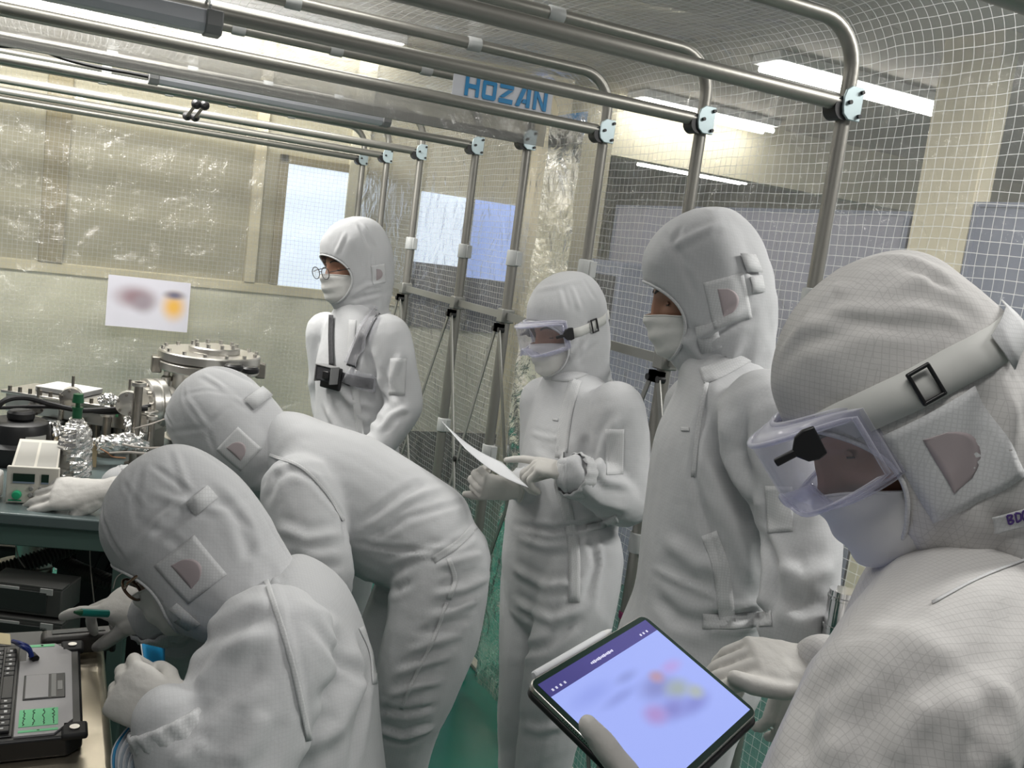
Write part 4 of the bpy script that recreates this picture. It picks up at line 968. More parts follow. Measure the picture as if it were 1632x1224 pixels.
# ---------------- the tall person in profile
def person_tall():
    fh = nrm(vec(-1, 0, .1)*V3(1, 1, 0)); sd = np.cross(Z_, fh)
    p = person('tall person in white coverall in profile, standing between the goggled pair', at(1095, 1040, 1.75)); mb = MB()
    C_ = P('1148,562,1.75 1155,590,1.75 1165,635,1.75 1152,720,1.75 1138,835,1.75 1117,960,1.75 1098,1045,1.75 1080,1130,1.75'); sw = (.062, .095, .168, .175, .168, .162, .178, .155); fw_ = (.068, .085, .100, .125, .130, .125, .138, .115)
    mb.loft([(c, sd*a, fh*b) for c, a, b in zip(C_, sw, fw_)], pw=2.3)
    sl, el, wl = P('1222,665,1.58 1278,835,1.53 1272,1015,1.47'); sr, er, wr = P('1118,655,1.92 1125,835,1.95 1095,960,1.85')
    bones = [(C_[1], C_[-1], .009, 8, .5)]+arm(mb, sl, el, wl, (.082, .072, .064, .060, .056))+arm(mb, sr, er, wr)
    bones += legs_down(mb, (C_[6]+sd*.09-Z_*.03, C_[6]-sd*.09-Z_*.03), fh)
    st = [([(1130, 605), (1115, 690), (1105, 760), (1130, 850), (1165, 960)], .007, -.006), ([(1125, 640), (1140, 720), (1180, 790), (1215, 870)], .014, -.014), ([(1150, 640), (1165, 720), (1205, 800), (1225, 880)], .014, .012), ([(1190, 640), (1180, 720), (1215, 840)], .010, -.010), ([(1215, 840), (1232, 900), (1230, 980)], .010, -.012),
          ([(1130, 780), (1165, 850), (1200, 930)], .014, .008), ([(1060, 860), (1110, 900), (1160, 905)], .014, .006), ([(1040, 905), (1090, 930), (1160, 960)], .006, .004), ([(1120, 985), (1180, 985), (1230, 975)], .010, -.012), ([(1045, 950), (1080, 985), (1130, 1000)], .012, -.007),
          ([(1240, 790), (1275, 800), (1320, 780)], .012, -.006), ([(1240, 900), (1280, 925), (1330, 900)], .014, .009), ([(1235, 950), (1280, 970), (1325, 960)], .012, -.008)]
    co, b = suit(p, 'coverall', mb, S, .0072, bones, 3, st, .9)
    h = Head(at(1126, 464, 1.75), vec(-.965, -.24, .10), Z_+vec(-.30, 0, 0), 1.0)
    add_face(p, h); add_mask(p, h, M['mask'], seed=5, top=-.016)
    hst = [([h.w(np.array(q)) for q in ((.03, .06, .14), (.07, .05, .10), (.088, .02, .05))], .006, -.003), ([h.w(np.array(q)) for q in ((.02, -.04, .142), (.075, -.03, .10))], .006, -.003), ([h.w(np.array(q)) for q in ((.07, .09, -.04), (.078, .05, -.10), (.07, .02, -.17))], .012, .006), ([h.w(np.array(q)) for q in ((.085, -.03, -.10), (.08, .03, -.15), (.06, .07, -.19))], .010, .006)]
    ho, hb = add_hood(p, h, S, neck=.08, seed=6, puff=1.3, pst=[([(1070, 394), (1110, 373), (1150, 356)], .007, .0035), ([(1072, 396), (1090, 425), (1108, 470)], .006, -.003), ([(1072, 390), (1087, 358)], .006, -.003), ([(1096, 548), (1150, 515), (1186, 492)], .008, .006), ([(1120, 548), (1170, 520), (1200, 500)], .007, -.006), ([(1185, 430), (1200, 470)], .008, .004)], side=1, patch=(.036, .042), patch_at=(-.022, -.018), strokes=hst, low=13)
    hood_collar('collar', h, .08, -.215, -.165, .006, SP, co)
    strip('collar_tab', b, [(1118, 600), (1145, 590), (1200, 560)], 26, SP, co)
    band('velcro_tab', h, hb, ((125, .040), (135, .036), (146, .030)), .034, SP, ho, off=.006); band('velcro_tab', h, hb, ((128, -.002), (136, -.004), (146, -.006)), .030, SP, ho, off=.003)
    band('cheek_tab', h, hb, ((62, -.075), (74, -.075), (86, -.072)), .050, SP, ho, off=.0022)
    strip('placket', b, [(1126, 610), (1112, 690), (1105, 760)], 8, SP, co); strip('placket', b, [(1130, 850), (1150, 910), (1160, 1000)], 26, SP, co)
    overlay('sleeve_pocket', b, [(1220, 774), (1263, 776), (1264, 846), (1224, 850)], SP, co)
    strip('waist_elastic', b, [(1120, 990), (1170, 990), (1230, 985)], 24, SP, co); strip('chest_pocket', b, [(1086, 684), (1099, 684)], 6, SP, co)
    add_glove(p, wl, wl-el, vec(.1, 0, -1), 1, cuff=.05); add_glove(p, wr, wr-er, vec(-.2, .1, 1), -1, cuff=.05)
    cuff('cuff', wl, el, .056, co, SP); cuff('cuff', wr, er, .048, co, SP)
person_tall()

# ---------------- the nearest person, with tablet
def person_tablet():
    fh = nrm(vec(-1, 0, .22)*V3(1, 1, 0)); sd = np.cross(Z_, fh)
    p = person('nearest person in white coverall and clear goggles bending over a tablet', at(1530, 1400, 1.02)); mb = MB()
    C_ = P('1530,850,1.06 1548,905,1.04 1545,990,1.02 1535,1130,1.0 1530,1330,1.0 1530,1600,1.02 1530,1750,1.03'); sw = (.066, .098, .165, .185, .18, .18, .16); fw_ = (.072, .092, .115, .135, .14, .145, .12)
    mb.loft([(c, sd*a, fh*b) for c, a, b in zip(C_, sw, fw_)], pw=2.3)
    sl, el, wl = P('1445,1150,.86 1280,1450,.80 1085,1390,.88'); sr, er, wr = P('1490,1040,1.17 1430,1190,1.30 1312,1062,1.25')
    bones = [(C_[1], C_[-1], .007, 8, .5)]+arm(mb, sl, el, wl, (.098, .088, .075, .062, .05))+arm(mb, sr, er, wr, (.08, .07, .062, .05, .043))
    mb.limb([C_[2], sl*.6+C_[2]*.4, sl], (.10, .10, .095))
    bones += legs_down(mb, (C_[5]+sd*.09-Z_*.03, C_[5]-sd*.09-Z_*.03), fh)
    st = [([(1620, 1040), (1470, 1090), (1330, 1160), (1240, 1224)], .012, -.004), ([(1600, 920), (1480, 1000), (1350, 1060)], .02, .006), ([(1340, 1060), (1290, 1120), (1260, 1224)], .012, -.006), ([(1400, 1080), (1340, 1150), (1320, 1224)], .014, .006), ([(1560, 1060), (1580, 1130), (1560, 1224)], .016, -.005), ([(1480, 1110), (1440, 1160), (1430, 1224)], .014, .005)]
    co, b = suit(p, 'coverall', mb, M['suitbig'], .0065, bones, 4, st, .2)
    h = Head(at(1446, 652, 1.05), vec(-.855, -.51, .06), vec(-.51, .86, 0), 1.14)
    add_face(p, h); add_mask(p, h, M['mask'], seed=6, wide=56, bottom=-.135, top=-.028)
    hs = lambda *q: [h.w(np.array(z)) for z in q]
    hst = [(hs((.03, .075, .13), (.065, .02, .12), (.085, -.04, .085), (.086, -.085, .05)), .010, 0.0035), (hs((.045, .075, .115), (.075, .02, .10), (.088, -.05, .06)), .008, -0.0025), (hs((.05, -.05, .125), (.07, -.08, .085), (.07, -.10, .05)), .007, -0.0030), (hs((.02, -.03, .148), (.05, -.075, .12), (.05, -.11, .07)), .010, 0.0030),
           (hs((.088, -.03, -.05), (.082, -.03, -.12), (.08, -.04, -.20)), .014, 0.0040), (hs((.085, .0, -.08), (.075, .02, -.14), (.07, .02, -.2)), .012, -0.0045), (hs((.080, -.07, -.03), (.075, -.075, -.12), (.07, -.08, -.2)), .013, -0.0040)]
    ho, hb = add_hood(p, h, M['suitbig'], neck=.25, seed=9, pst=[([(1238, 575), (1295, 494), (1328, 458), (1372, 470)], .008, 0.0033), ([(1296, 498), (1370, 512), (1450, 530)], .007, -0.0028), ([(1372, 470), (1424, 462), (1500, 432)], .008, 0.0022), ([(1500, 515), (1520, 535)], .006, -0.0033), ([(1370, 760), (1424, 805), (1448, 850)], .009, 0.0039), ([(1568, 600), (1572, 735), (1562, 840)], .013, -0.0066), ([(1620, 620), (1600, 700), (1575, 820)], .013, 0.0055), ([(1390, 790), (1440, 860), (1470, 910)], .009, -0.0033), ([(1500, 740), (1490, 820), (1470, 880)], .011, 0.0033)], side=1, patch=(.044, .046), patch_at=(.010, -.036), strokes=hst, puff=1.2)
    hood_collar('collar', h, .25, -.235, -.185, .006, M['suitbig'], co)
    band('velcro_tab', h, hb, ((132, .020), (145, .024), (160, .028), (175, .03)), .036, SP, ho, off=.008)
    goggles(h, hb, 'clear goggles with a wide white strap on the nearest person', buckle=88, strap=((31, .034, .155), (38, .035, .150), (46, .036, .143), (55, .036, .135), (66, .036), (76, .035), (88, .034), (105, .033), (122, .030), (140, .026), (165, .022), (195, .022), (220, .026), (250, .031), (272, .034), (304, .037), (310, .037, .132)), sw=.036, side=1, z0=.006, clip=.118, clipx=.090, clipz=.032)
    strip('collar_seam', b, [(1486, 962), (1560, 922), (1650, 886)], 4, SP, co)
    lb = overlay('printed_label', hb, [(1578, 822), (1640, 806), (1640, 836), (1582, 850)], SP, ho, off=.004)
    for g in ([(1601, 817), (1604, 831)], [(1601, 817), (1608, 817), (1606, 823), (1603, 824)], [(1603, 824), (1610, 825), (1609, 829), (1604, 831)], [(1613, 814), (1616, 828)], [(1613, 814), (1621, 815), (1622, 823), (1616, 828)], [(1632, 811), (1626, 811), (1625, 820), (1629, 825), (1634, 822)]): strip('printed_letter', hb, g, 3, M['redtag'], ho, off=.0056)
    # right hand grips the tablet's far edge, left thumb lies on the near edge
    add_glove(p, wr, vec(-.97, .10, -.10), vec(.10, .88, -.45), -1, curls=((.30, .25, .2), (.5, .4, .3), (.6, .5, .3), (.6, .6, .4)), th=(20, -8, 18), cuff=.05, k=1.05)
    tn = nrm(V3(.1147, -.362, .9251)); te = nrm(V3(.4745, .8277, 1.1513)-V3(.5549, .6829, 1.0847)); tx = nrm(V3(.2196, .114, .0174)); add_glove(p, V3(.5549, .6829, 1.0847)-te*.045+tx*.036-tn*.030, te*.88+tx*.42, -tn, 1, curls=((-.02, 0, .02),)*4, th=(54, 30, 2), cuff=.05, k=1.15)
    cuff('cuff', wl, el, .05, co, SP); cuff('cuff', wr, er, .045, co, SP)
person_tablet()

# ---------------- the person leaning over the work table
def person_leaning():
    p = person('person in white coverall bent forward over the work table, behind the crouching one', at(640, 1200, 2.35)); mb = MB()
    sd = vec(0, .05, -1); fr = nrm(vec(-.42, -.91, 0))
    C_ = P('428,690,2.35 452,708,2.35 492,742,2.35 560,785,2.35 640,836,2.35 700,868,2.35 728,890,2.35'); sw = (.06, .10, .175, .178, .165, .175, .15); fw_ = (.058, .085, .115, .145, .148, .135, .10)
    mb.loft([(c, sd*a, fr*b) for c, a, b in zip(C_, sw, fw_)], pw=2.2)
    mb.limb(P('535,815,2.33 600,850,2.32 675,885,2.3'), (.095, .112, .10))
    fh = nrm(vec(-1, 0, 0)*V3(1, 1, 0))
    sl, el, wl = P('478,785,2.18 508,925,2.10 470,1020,2.05'); sr, er, wr = P('455,735,2.50 330,765,2.50 192,772,2.36')
    bones = [(C_[1], C_[-1], .009, 9, .7)]+arm(mb, sl, el, wl, (.092, .086, .078, .065, .055))+arm(mb, sr, er, wr, (.08, .07, .062, .055, .048))
    for q, rr in ((P('706,905,2.27 690,1000,2.22 662,1095,2.20 640,1180,2.24 622,1300,2.3'), (.118, .112, .098, .078, .066)), (P('682,905,2.47 640,990,2.47 612,1075,2.47 622,1180,2.52 640,1290,2.56'), (.11, .10, .088, .075, .066))):
        mb.limb(q, rr); foot(mb, q[-1]*V3(1, 1, 0)+V3(0, 0, .1), fh); bones += [(q[0], q[2], .013, 13, .9), (q[2], q[4], .012, 18, .6)]
        mb.limb([q[-1], q[-1]*V3(1, 1, 0)+Z_*.06], (.066, .06))
    st = [([(440, 735), (500, 765), (545, 820), (552, 870)], .008, -.005), ([(425, 800), (440, 760), (470, 745)], .012, -.006), ([(552, 862), (620, 875), (700, 880), (745, 850)], .006, -.005), ([(690, 895), (740, 862), (765, 835)], .008, -.010), ([(565, 850), (640, 800), (720, 770)], .010, .006), ([(570, 870), (650, 825), (740, 800)], .008, -.005), ([(580, 835), (650, 780), (700, 760)], .010, -.005),
          ([(615, 900), (680, 880), (740, 870)], .009, .006), ([(700, 905), (740, 890), (785, 880)], .009, .007), ([(705, 935), (740, 915), (785, 900)], .009, -.006), ([(690, 950), (740, 940), (780, 920)], .009, .008), ([(680, 985), (720, 975), (765, 955)], .009, .007), ([(660, 1010), (700, 1000), (755, 985)], .008, -.006),
          ([(650, 1040), (690, 1025), (740, 1010)], .009, .007), ([(630, 1075), (670, 1060), (720, 1045)], .009, .008), ([(620, 1110), (660, 1095), (705, 1085)], .009, .008), ([(605, 1165), (645, 1175), (690, 1160)], .009, .009), ([(605, 1130), (650, 1135), (695, 1125)], .008, -.007), ([(560, 925), (620, 945), (660, 925)], .010, -.008),
          ([(440, 840), (490, 860), (545, 850)], .012, .007), ([(450, 880), (500, 905), (550, 900)], .012, -.008), ([(470, 930), (510, 950), (550, 930)], .010, .008)]
    co, b = suit(p, 'coverall', mb, S, .0078, bones, 5, st, 1.0)
    h = Head(at(366, 692, 2.35), vec(-.68, -.73, .12), vec(-.73, .68, 0), 1.13)
    add_face(p, h); add_mask(p, h, M['mask'], seed=7)
    hs = lambda *q: [h.w(np.array(z)) for z in q]
    hst = [(hs((.02, -.04, .145), (.07, -.02, .11), (.088, .01, .05)), .005, -.004), (hs((.03, .05, .14), (.075, .05, .09)), .005, -.004), (hs((.04, -.07, .12), (.06, -.09, .06)), .006, .004)]
    ho, hb = add_hood(p, h, S, neck=.35, seed=12, puff=1.3, pst=[([(297, 628), (330, 622), (364, 628)], 0.0043, -0.0018), ([(297, 632), (330, 680)], 0.0051, 0.0023), ([(330, 680), (368, 645)], 0.0051, -0.0018), ([(268, 690), (300, 685), (330, 682)], 0.0051, -0.0014), ([(330, 684), (345, 725)], 0.0051, -0.0018), ([(372, 632), (400, 650)], 0.0051, 0.0018)], side=1, patch=(.033, .034), patch_at=(-.022, -.052), strokes=hst, low=13)
    band('velcro_tab', h, hb, ((150, .0), (165, .0), (178, .0)), .03, SP, ho, off=.006)
    hood_collar('collar', h, .35, -.205, -.170, .005, SP, co)
    strip('shoulder_seam', b, [(430, 725), (480, 745), (520, 785), (548, 830)], 5, SP, co)
    strip('waist_elastic', b, [(690, 893), (730, 866), (757, 838)], 12, SP, co); strip('side_seam', b, [(715, 890), (725, 925), (715, 955)], 8, SP, co); strip('leg_seam', b, [(712, 960), (690, 1020), (660, 1080), (640, 1130)], 6, SP, co)
    add_glove(p, at(160, 784, 2.22), vec(-.95, -.02, -.12), vec(.05, .62, -.75), -1, curls=((.25, .25, .2), (.35, .35, .2), (.4, .4, .2), (.4, .4, .3)), th=(42, 25, 10), cuff=.09, cuffdir=vec(1, .10, .35), k=1.1)
    add_glove(p, wl, wl-el, vec(.3, 0, -1), 1, cuff=.05)
    cuff('cuff', wl, el, .055, co, SP); cuff('cuff', wr, er, .048, co, SP)
person_leaning()

# ---------------- the crouching person in front, with notebook and pen
def person_crouching():
    fh = nrm(vec(-1, 0, 0)*V3(1, 1, 0)); sd = np.cross(Z_, fh)
    p = person('person in white coverall crouching at the lower left with notebook and green pen', at(490, 1380, 1.55)); mb = MB()
    C_ = P('392,935,1.55 418,945,1.55 452,1005,1.55 476,1090,1.55 484,1200,1.55 484,1330,1.55 478,1420,1.55'); fr = [nrm(vec(-a, -b, 0)) for a, b in ((.8, .6), (.8, .6), (.88, .47), (.97, .25), (1, .1), (1, 0), (1, 0))]
    sw = (.062, .095, .165, .185, .182, .185, .17); fw_ = (.065, .088, .112, .122, .125, .14, .14)
    mb.loft([(c, sd*a, f*b) for c, f, a, b in zip(C_, fr, sw, fw_)], pw=2.2)
    sl, el, wl = P('428,1040,1.38 330,1300,1.27 270,1148,1.27'); sr, er, wr = P('385,1000,1.70 325,1050,1.78 249,978,1.62')
    bones = [(C_[1], C_[-1], .009, 8, .5)]+arm(mb, sl, el, wl, (.100, .098, .085, .064, .050))+arm(mb, sr, er, wr, (.08, .07, .064, .058, .048))
    for s in (1, -1):
        hp = C_[6]+sd*.10*s-Z_*.02; kn = V3(hp[0], hp[1], .09)+fh*.14+sd*.03*s; an = V3(hp[0], hp[1], .08)-fh*.16
        mb.limb([hp, hp*.5+kn*.5, kn, kn*.5+an*.5, an], (.115, .10, .082, .072, .066)); foot(mb, an, -fh); bones += [(hp, kn, .012, 13, .6), (kn, an, .012, 15, .6)]
    st = [([(425, 880), (445, 960), (470, 1060), (490, 1170)], .006, .004), ([(300, 1040), (340, 1010), (390, 990), (440, 980)], .014, -.008), ([(310, 1100), (360, 1040), (420, 1010)], .014, .009), ([(300, 1150), (380, 1090), (430, 1060)], .014, -.006), ([(560, 1000), (575, 1090), (540, 1160), (470, 1200)], .016, .008), ([(540, 1010), (545, 1080), (500, 1120)], .014, -.007),
          ([(590, 1060), (575, 1150), (560, 1224)], .012, -.007), ([(420, 1130), (400, 1180), (370, 1224)], .016, .008), ([(330, 1180), (300, 1205), (270, 1215)], .014, .007), ([(470, 960), (520, 980), (545, 1010)], .014, .005), ([(245, 1000), (285, 1000), (330, 975)], .010, .008), ([(245, 1030), (290, 1035), (330, 1010)], .010, -.007), ([(500, 990), (540, 1050), (590, 1090)], .010, -.006)]
    co, b = suit(p, 'coverall', mb, S, .0070, bones, 6, st, .9)
    h = Head(at(302, 864, 1.55), vec(-.79, -.61, .03), vec(-.61, .79, 0), 1.06)
    add_face(p, h); add_mask(p, h, M['mask'], seed=8)
    hs = lambda *q: [h.w(np.array(z)) for z in q]
    hst = [(hs((.03, .05, .14), (.075, .055, .085), (.085, .06, .03)), .004, -.003), (hs((.02, -.005, .15), (.07, -.005, .115), (.088, -.01, .07)), .004, -.003), (hs((.085, .05, .03), (.09, -.03, .045), (.075, -.09, .05)), .009, .005), (hs((.085, .06, .015), (.09, -.02, .03), (.08, -.08, .03)), .007, -.004), (hs((.06, -.10, .05), (.055, -.105, -.02), (.06, -.08, -.09)), .010, -.005)]
    ho, hb = add_hood(p, h, S, neck=.25, seed=15, pst=[([(226, 742), (214, 800), (219, 832)], 0.0051, -0.0023), ([(277, 714), (297, 772), (308, 788)], 0.0051, 0.0023), ([(242, 741), (308, 788)], 0.0043, -0.0018), ([(242, 786), (297, 803), (369, 817)], 0.0059, 0.0023), ([(369, 817), (404, 845)], 0.0059, -0.0023), ([(219, 832), (260, 850), (300, 880)], 0.0068, -0.0018), ([(420, 850), (408, 880), (395, 905)], 0.0068, 0.0027), ([(330, 800), (372, 805), (400, 790)], 0.0068, -0.0018)], side=1, patch=(.036, .037), patch_at=(-.012, -.040), strokes=hst, puff=1.1, low=13)
    band('velcro_tab', h, hb, ((128, .030), (138, .032), (150, .034)), .024, SP, ho, off=.004); band('cheek_tab', h, hb, ((46, -.085), (56, -.088), (67, -.088)), .045, SP, ho, off=.0022)
    hood_collar('collar', h, .25, -.205, -.165, .005, SP, co)
    strip('shoulder_seam', b, [(424, 925), (446, 990), (470, 1075), (492, 1180)], 9, SP, co); strip('back_elastic', b, [(575, 1000), (592, 1040), (597, 1090)], 8, SP, co)
    # glasses, seen from the side
    t = thing('glasses', 'brown framed glasses under the hood of the crouching person', 'glasses', h.w(np.array([0, .12, 0])))
    tort = mat('brown_acetate', (.09, .05, .025), .25)
    for s in (-1, 1):
        ring = h.w(np.array([(s*.034+.025*math.cos(a), .098-.10*(.034+.025*math.cos(a))+.006, -.006+.019*math.sin(a)) for a in np.linspace(0, 2*math.pi, 28, endpoint=False)]))
        rm = MB().tube(ring, .0024, 8, closed=True).build('rim', tort, t, smooth=180); MB().add(ring, [tuple(range(28))]).build('lens', M['glass'], rm)
        MB().tube(h.w(np.array([(s*.059, .096, .0), (s*.076, .08, .002), (s*.081, .03, .002)])), .0026, 8).build('temple', tort, t)
    MB().tube(h.w(np.array([(-.01, .102, -.002), (0, .105, .001), (.01, .102, -.002)])), .0022, 6).build('bridge', tort, t)
    # right hand with the pen, left fist on the notebook
    add_glove(p, wr, vec(-.93, .16, .30), vec(.16, .86, -.5), -1, curls=((.20, .2, .1), (.6, .7, .4), (.9, 1.0, .6), (1.0, 1.1, .6)), th=(18, 40, 10), cuff=.05, k=1.0, cuffdir=er-wr)
    add_glove(p, wl+vec(.008, -.004), vec(-.86, .46, .18), vec(-.25, .45, -.86), 1, curls=((1.0, 1.4, .9), (1.05, 1.45, .9), (1.1, 1.5, .9), (1.15, 1.5, .9)), th=(20, 45, 25), cuff=.05, k=1.0, cuffdir=el-wl)
    cuff('cuff', wl, el, .056, co, SP); cuff('cuff', wr, er, .054, co, SP)
person_crouching()
a, b = at(129, 976, 1.54), at(172, 978, 1.58); t = thing('pen', 'teal green pen in the crouching person\'s right hand', 'pen', a); MB().cyl(a, b, .0062, 12).build('barrel', M['penc'], t); MB().cyl(a-nrm(b-a)*.012, a, .0022, 10, .006).build('tip', M['greencap'], t)
# ------------------------------------------------------------------ the work table and what stands on it
T0 = V3(.04, 2.31, .87); EX = V3(.956, -.294, 0); EY = V3(.294, .956, 0); TA = (EX, EY, Z_)
def tp(a, b, z=0): return T0+EX*a+EY*b+Z_*z
t = thing('work_table', 'grey green steel work table carrying the vacuum equipment', 'table', tp(-.1, .45, -.87))
MB().box(tp(-.2, .45, -.014), (1.0, .92, .028), TA).build('table_top', M['tabletop'], t, .004)
MB().box(tp(-.2, .02, -.055), (.96, .035, .05), TA).build('front_rail', M['greenframe'], t, .003)
for a, b in ((-.66, .03), (.14, .02), (.27, .03), (-.66, .87), (.27, .87)): MB().box(tp(a, b, -.45), (.036, .036, .84), TA).build('table_leg', M['greenframe'], t, .003)
for z in (-.34, -.42, -.50): MB().box(tp(-.26, .03, z-.06), (.78, .03, .028), TA).build('lower_rail', M['greenframe'], t, .003)
MB().box(tp(-.2, .45, -.66), (.9, .8, .02), TA).build('lower_shelf', M['greenframe'], t, .003)

def bolts(parent, c, ax, R, n, r, h, m, name='bolt'):
    ax = nrm(ax); a = nrm(np.cross(ax, [1., 0, 0] if abs(ax[0]) < .9 else [0, 1., 0])); b = np.cross(ax, a)
    for k in range(n):
        q = 2*math.pi*k/n+.2; p_ = np.asarray(c)+a*R*math.cos(q)+b*R*math.sin(q)
        MB().cyl(p_, p_+ax*h, r, 8).build(name, m, parent)
def knob_valve(px_, py_, d, label, h=.075):
    b_ = at(px_, py_, d); t = thing('hand_valve', label, 'valve', b_-Z_*h)
    MB().lathe([(.016, -h), (.016, -h*.55), (.010, -h*.5), (.010, -h*.3), (.0065, -h*.28), (.0065, .0)], b_, Z_, 14).box(b_-Z_*h*.75, (.045, .022, .022)).build('valve_body', M['steel'], t)
    MB().lathe([(.010, -.004), (.024, .0), (.0275, .004), (.0275, .013), (.022, .019), (.006, .021)], b_, Z_, 20).build('knob', M['black'], t)
cc = at(332, 600, 3.0); cx, cy = cc[0], cc[1]
t = thing('vacuum_chamber', 'tall stainless vacuum chamber with bolted flange lid behind the bent person', 'vacuum chamber', (cx, cy, .87))
zt = 1.172
MB().lathe([(.122, 0), (.122, .02), (.112, .022), (.112, zt-.065-.87)], (cx, cy, .87), Z_, 48).build('chamber_body', M['steel'], t)
MB().lathe([(.150, 0), (.155, .004), (.155, .024), (.150, .028)], (cx, cy, zt-.066), Z_, 56).build('flange', M['steel'], t)
l = MB().lathe([(.150, 0), (.155, .004), (.155, .026), (.152, .030), (.06, .031)], (cx, cy, zt-.036), Z_, 56).build('lid', M['steel'], t)
bolts(l, (cx, cy, zt-.006), Z_, .142, 14, .0062, .010, M['steel'])
k = MB().lathe([(.076, 0), (.078, .003), (.078, .016), (.074, .02)], (cx+.01, cy-.01, zt-.006), Z_, 40).build('top_flange', M['steel'], t)
bolts(k, (cx+.01, cy-.01, zt+.014), Z_, .066, 10, .006, .012, M['steel'])
for s in (-1, 1): MB().box((cx+s*.158, cy, zt-.055), (.03, .05, .05)).build('clamp_lug', M['darksteel'], t, .004)
knob_valve(268, 570, 2.93, 'black knobbed valve left of the vacuum chamber flange', .11)
knob_valve(398, 594, 2.90, 'black knobbed valve right of the vacuum chamber', .09)
knob_valve(372, 590, 2.84, 'small black knobbed valve in front of the vacuum chamber wall', .06)
# side port
a = at(272, 642, 2.86); ax = nrm(-X_*.8-Y_*.3)
t = thing('side_port', 'large bolted stainless side port left of the vacuum chamber', 'flange', a-Z_*.08)
MB().cyl(a, a+ax*.09, .05, 32).build('port_tube', M['steel'], t)
f_ = MB().lathe([(.070, 0), (.074, .004), (.074, .022), (.070, .025), (.070, .030), (.074, .033), (.074, .052), (.068, .056)], a+ax*.03, ax, 40).build('port_flange', M['steel'], t)
bolts(f_, a+ax*.086, ax, .062, 12, .005, .012, M['darksteel'])
MB().box(a-Z_*.10+ax*.03, (.03, .03, .11)).build('port_stand', M['darksteel'], t)
# long rectangular chamber with small lids and bolts
A = at(8, 640, 2.78); B = at(238, 648, 2.72); B[2] = A[2]; d = nrm(B-A); dd = nrm(np.cross(Z_, d)); L = np.linalg.norm(B-A)
t = thing('beam_chamber', 'long low stainless chamber running left of the vacuum chamber', 'vacuum chamber', (A+B)/2-Z_*.04)
MB().box((A+B)/2+dd*.07, (L, .14, .055), (d, dd, Z_)).build('chamber_body', M['steel'], t, .004)
MB().box((A+B)/2+dd*.07+Z_*.032, (L+.02, .16, .010), (d, dd, Z_)).build('chamber_lid', M['steel'], t, .003)
MB().box(A+d*L*.32+dd*.09+Z_*.046, (.15, .11, .016), (d, dd, Z_)).build('white_lid', M['labelw'], t, .002)
for k in range(14):
    p_ = A+d*L*(k+.5)/14-dd*.004+Z_*.037; MB().cyl(p_, p_+Z_*.014, .006, 6).build('bolt', M['darksteel'], t)
for k, (fx, w) in enumerate(((.52, .020), (.78, .024), (.10, .018), (.55, .016))): MB().box(A+d*L*fx-dd*.012+Z_*(.015 if k < 2 else -.018), (w, .003, .010), (d, dd, Z_)).build('green_tag', M['greentape'], t)
for fx in (.08, .3, .5, .7, .93): MB().cyl(A+d*L*fx+dd*.02-Z_*.02, A*V3(1, 1, 0)+d*L*fx+dd*.02+Z_*.87, .008, 10).build('support_leg', M['darksteel'], t)
# flange clusters hanging in front of it: bolted stubs
for n_, (px_, py_, d_, r_, lab) in enumerate(((115, 632, 2.70, .030, 'bolted stainless port on the long chamber, above the foil-wrapped bottle'), (205, 640, 2.68, .034, 'bolted stainless port on the long chamber, beside the side port'), (60, 645, 2.72, .022, 'small bolted port at the left of the long chamber'))):
    q = at(px_, py_, d_); ax = nrm(-Y_-.1*X_); t = thing('bolted_port', lab, 'flange', q)
    o_ = MB().lathe([(r_*.6, 0), (r_*.6, .03), (r_, .032), (r_, .045), (r_*.9, .048), (r_*.9, .05), (r_, .052), (r_, .066), (r_*.3, .07)], q-ax*.03, ax, 24).build('port_flange', M['steel'], t); bolts(o_, q+ax*.036, ax, r_*.8, 6, .004, .012, M['darksteel'])
    MB().cyl(q+Z_*r_, q+Z_*(r_+.03), .004, 8).build('stud', M['darksteel'], t)
# vertical pipes and foil-wrapped lines between table and chamber
for px_, d_, r_, y0, y1 in ((168, 2.72, .012, 655, 715), (213, 2.66, .012, 605, 725), (238, 2.68, .009, 660, 725), (185, 2.82, .014, 660, 740), (150, 2.8, .011, 655, 745), (140, 2.85, .018, 655, 720)):
    a = at(px_, y1, d_); b = at(px_, y0, d_); b[:2] = a[:2]; a[2] = .87
    t = thing('support_post', 'stainless post under the long chamber, %s' % {168: 'behind the foil-wrapped pipe', 213: 'tallest one beside the side port', 238: 'thin one left of the bent person\'s hood', 185: 'rear one in the middle', 150: 'right of the foil-wrapped bottle', 140: 'thick one behind the foil-wrapped bottle'}[px_], 'post', a)
    MB().cyl(a, b, r_, 14).build('rod', M['darksteel'], t); MB().cyl(a, a+Z_*.008, r_*2, 16).build('foot', M['darksteel'], t); MB().cyl(b-Z_*.01, b, r_*1.7, 14).build('collar', M['steel'], t)
def foiled(name, pts, rad, label, amp=.006, n=26, sub=7):
    P_ = cr(np.array(pts), sub); r = cr(np.array(rad)[:, None], sub)[:, 0]; mb = MB().tube(P_, r, n); V, F = mb.arrays(); c = V.mean(0)
    N = np.zeros_like(V); 
    for i in range(len(P_)): N[i*n:(i+1)*n] = V[i*n:(i+1)*n]-P_[i]
    N /= np.linalg.norm(N, axis=1)[:, None]+1e-9
    V = V+N*((vnoise(V*40)*.5+(1-2*np.abs(vnoise(V*75+3)))*.5+np.random.RandomState(5).uniform(-.55, .55, len(V)))*amp)[:, None]
    return tag(mesh_obj(name, V, F, M['foil'], None, smooth=0), label, name.replace('_', ' '))
q = at(116, 768, 2.46); q[2] = .875
t_ = thing('bottle', 'foil-wrapped bottle with green caps on the work table', 'bottle', q); s_ = vec(0, 1, 0)
P_ = [q+Z_*h for h in (0, .02, .06, .10, .135, .15, .16)]
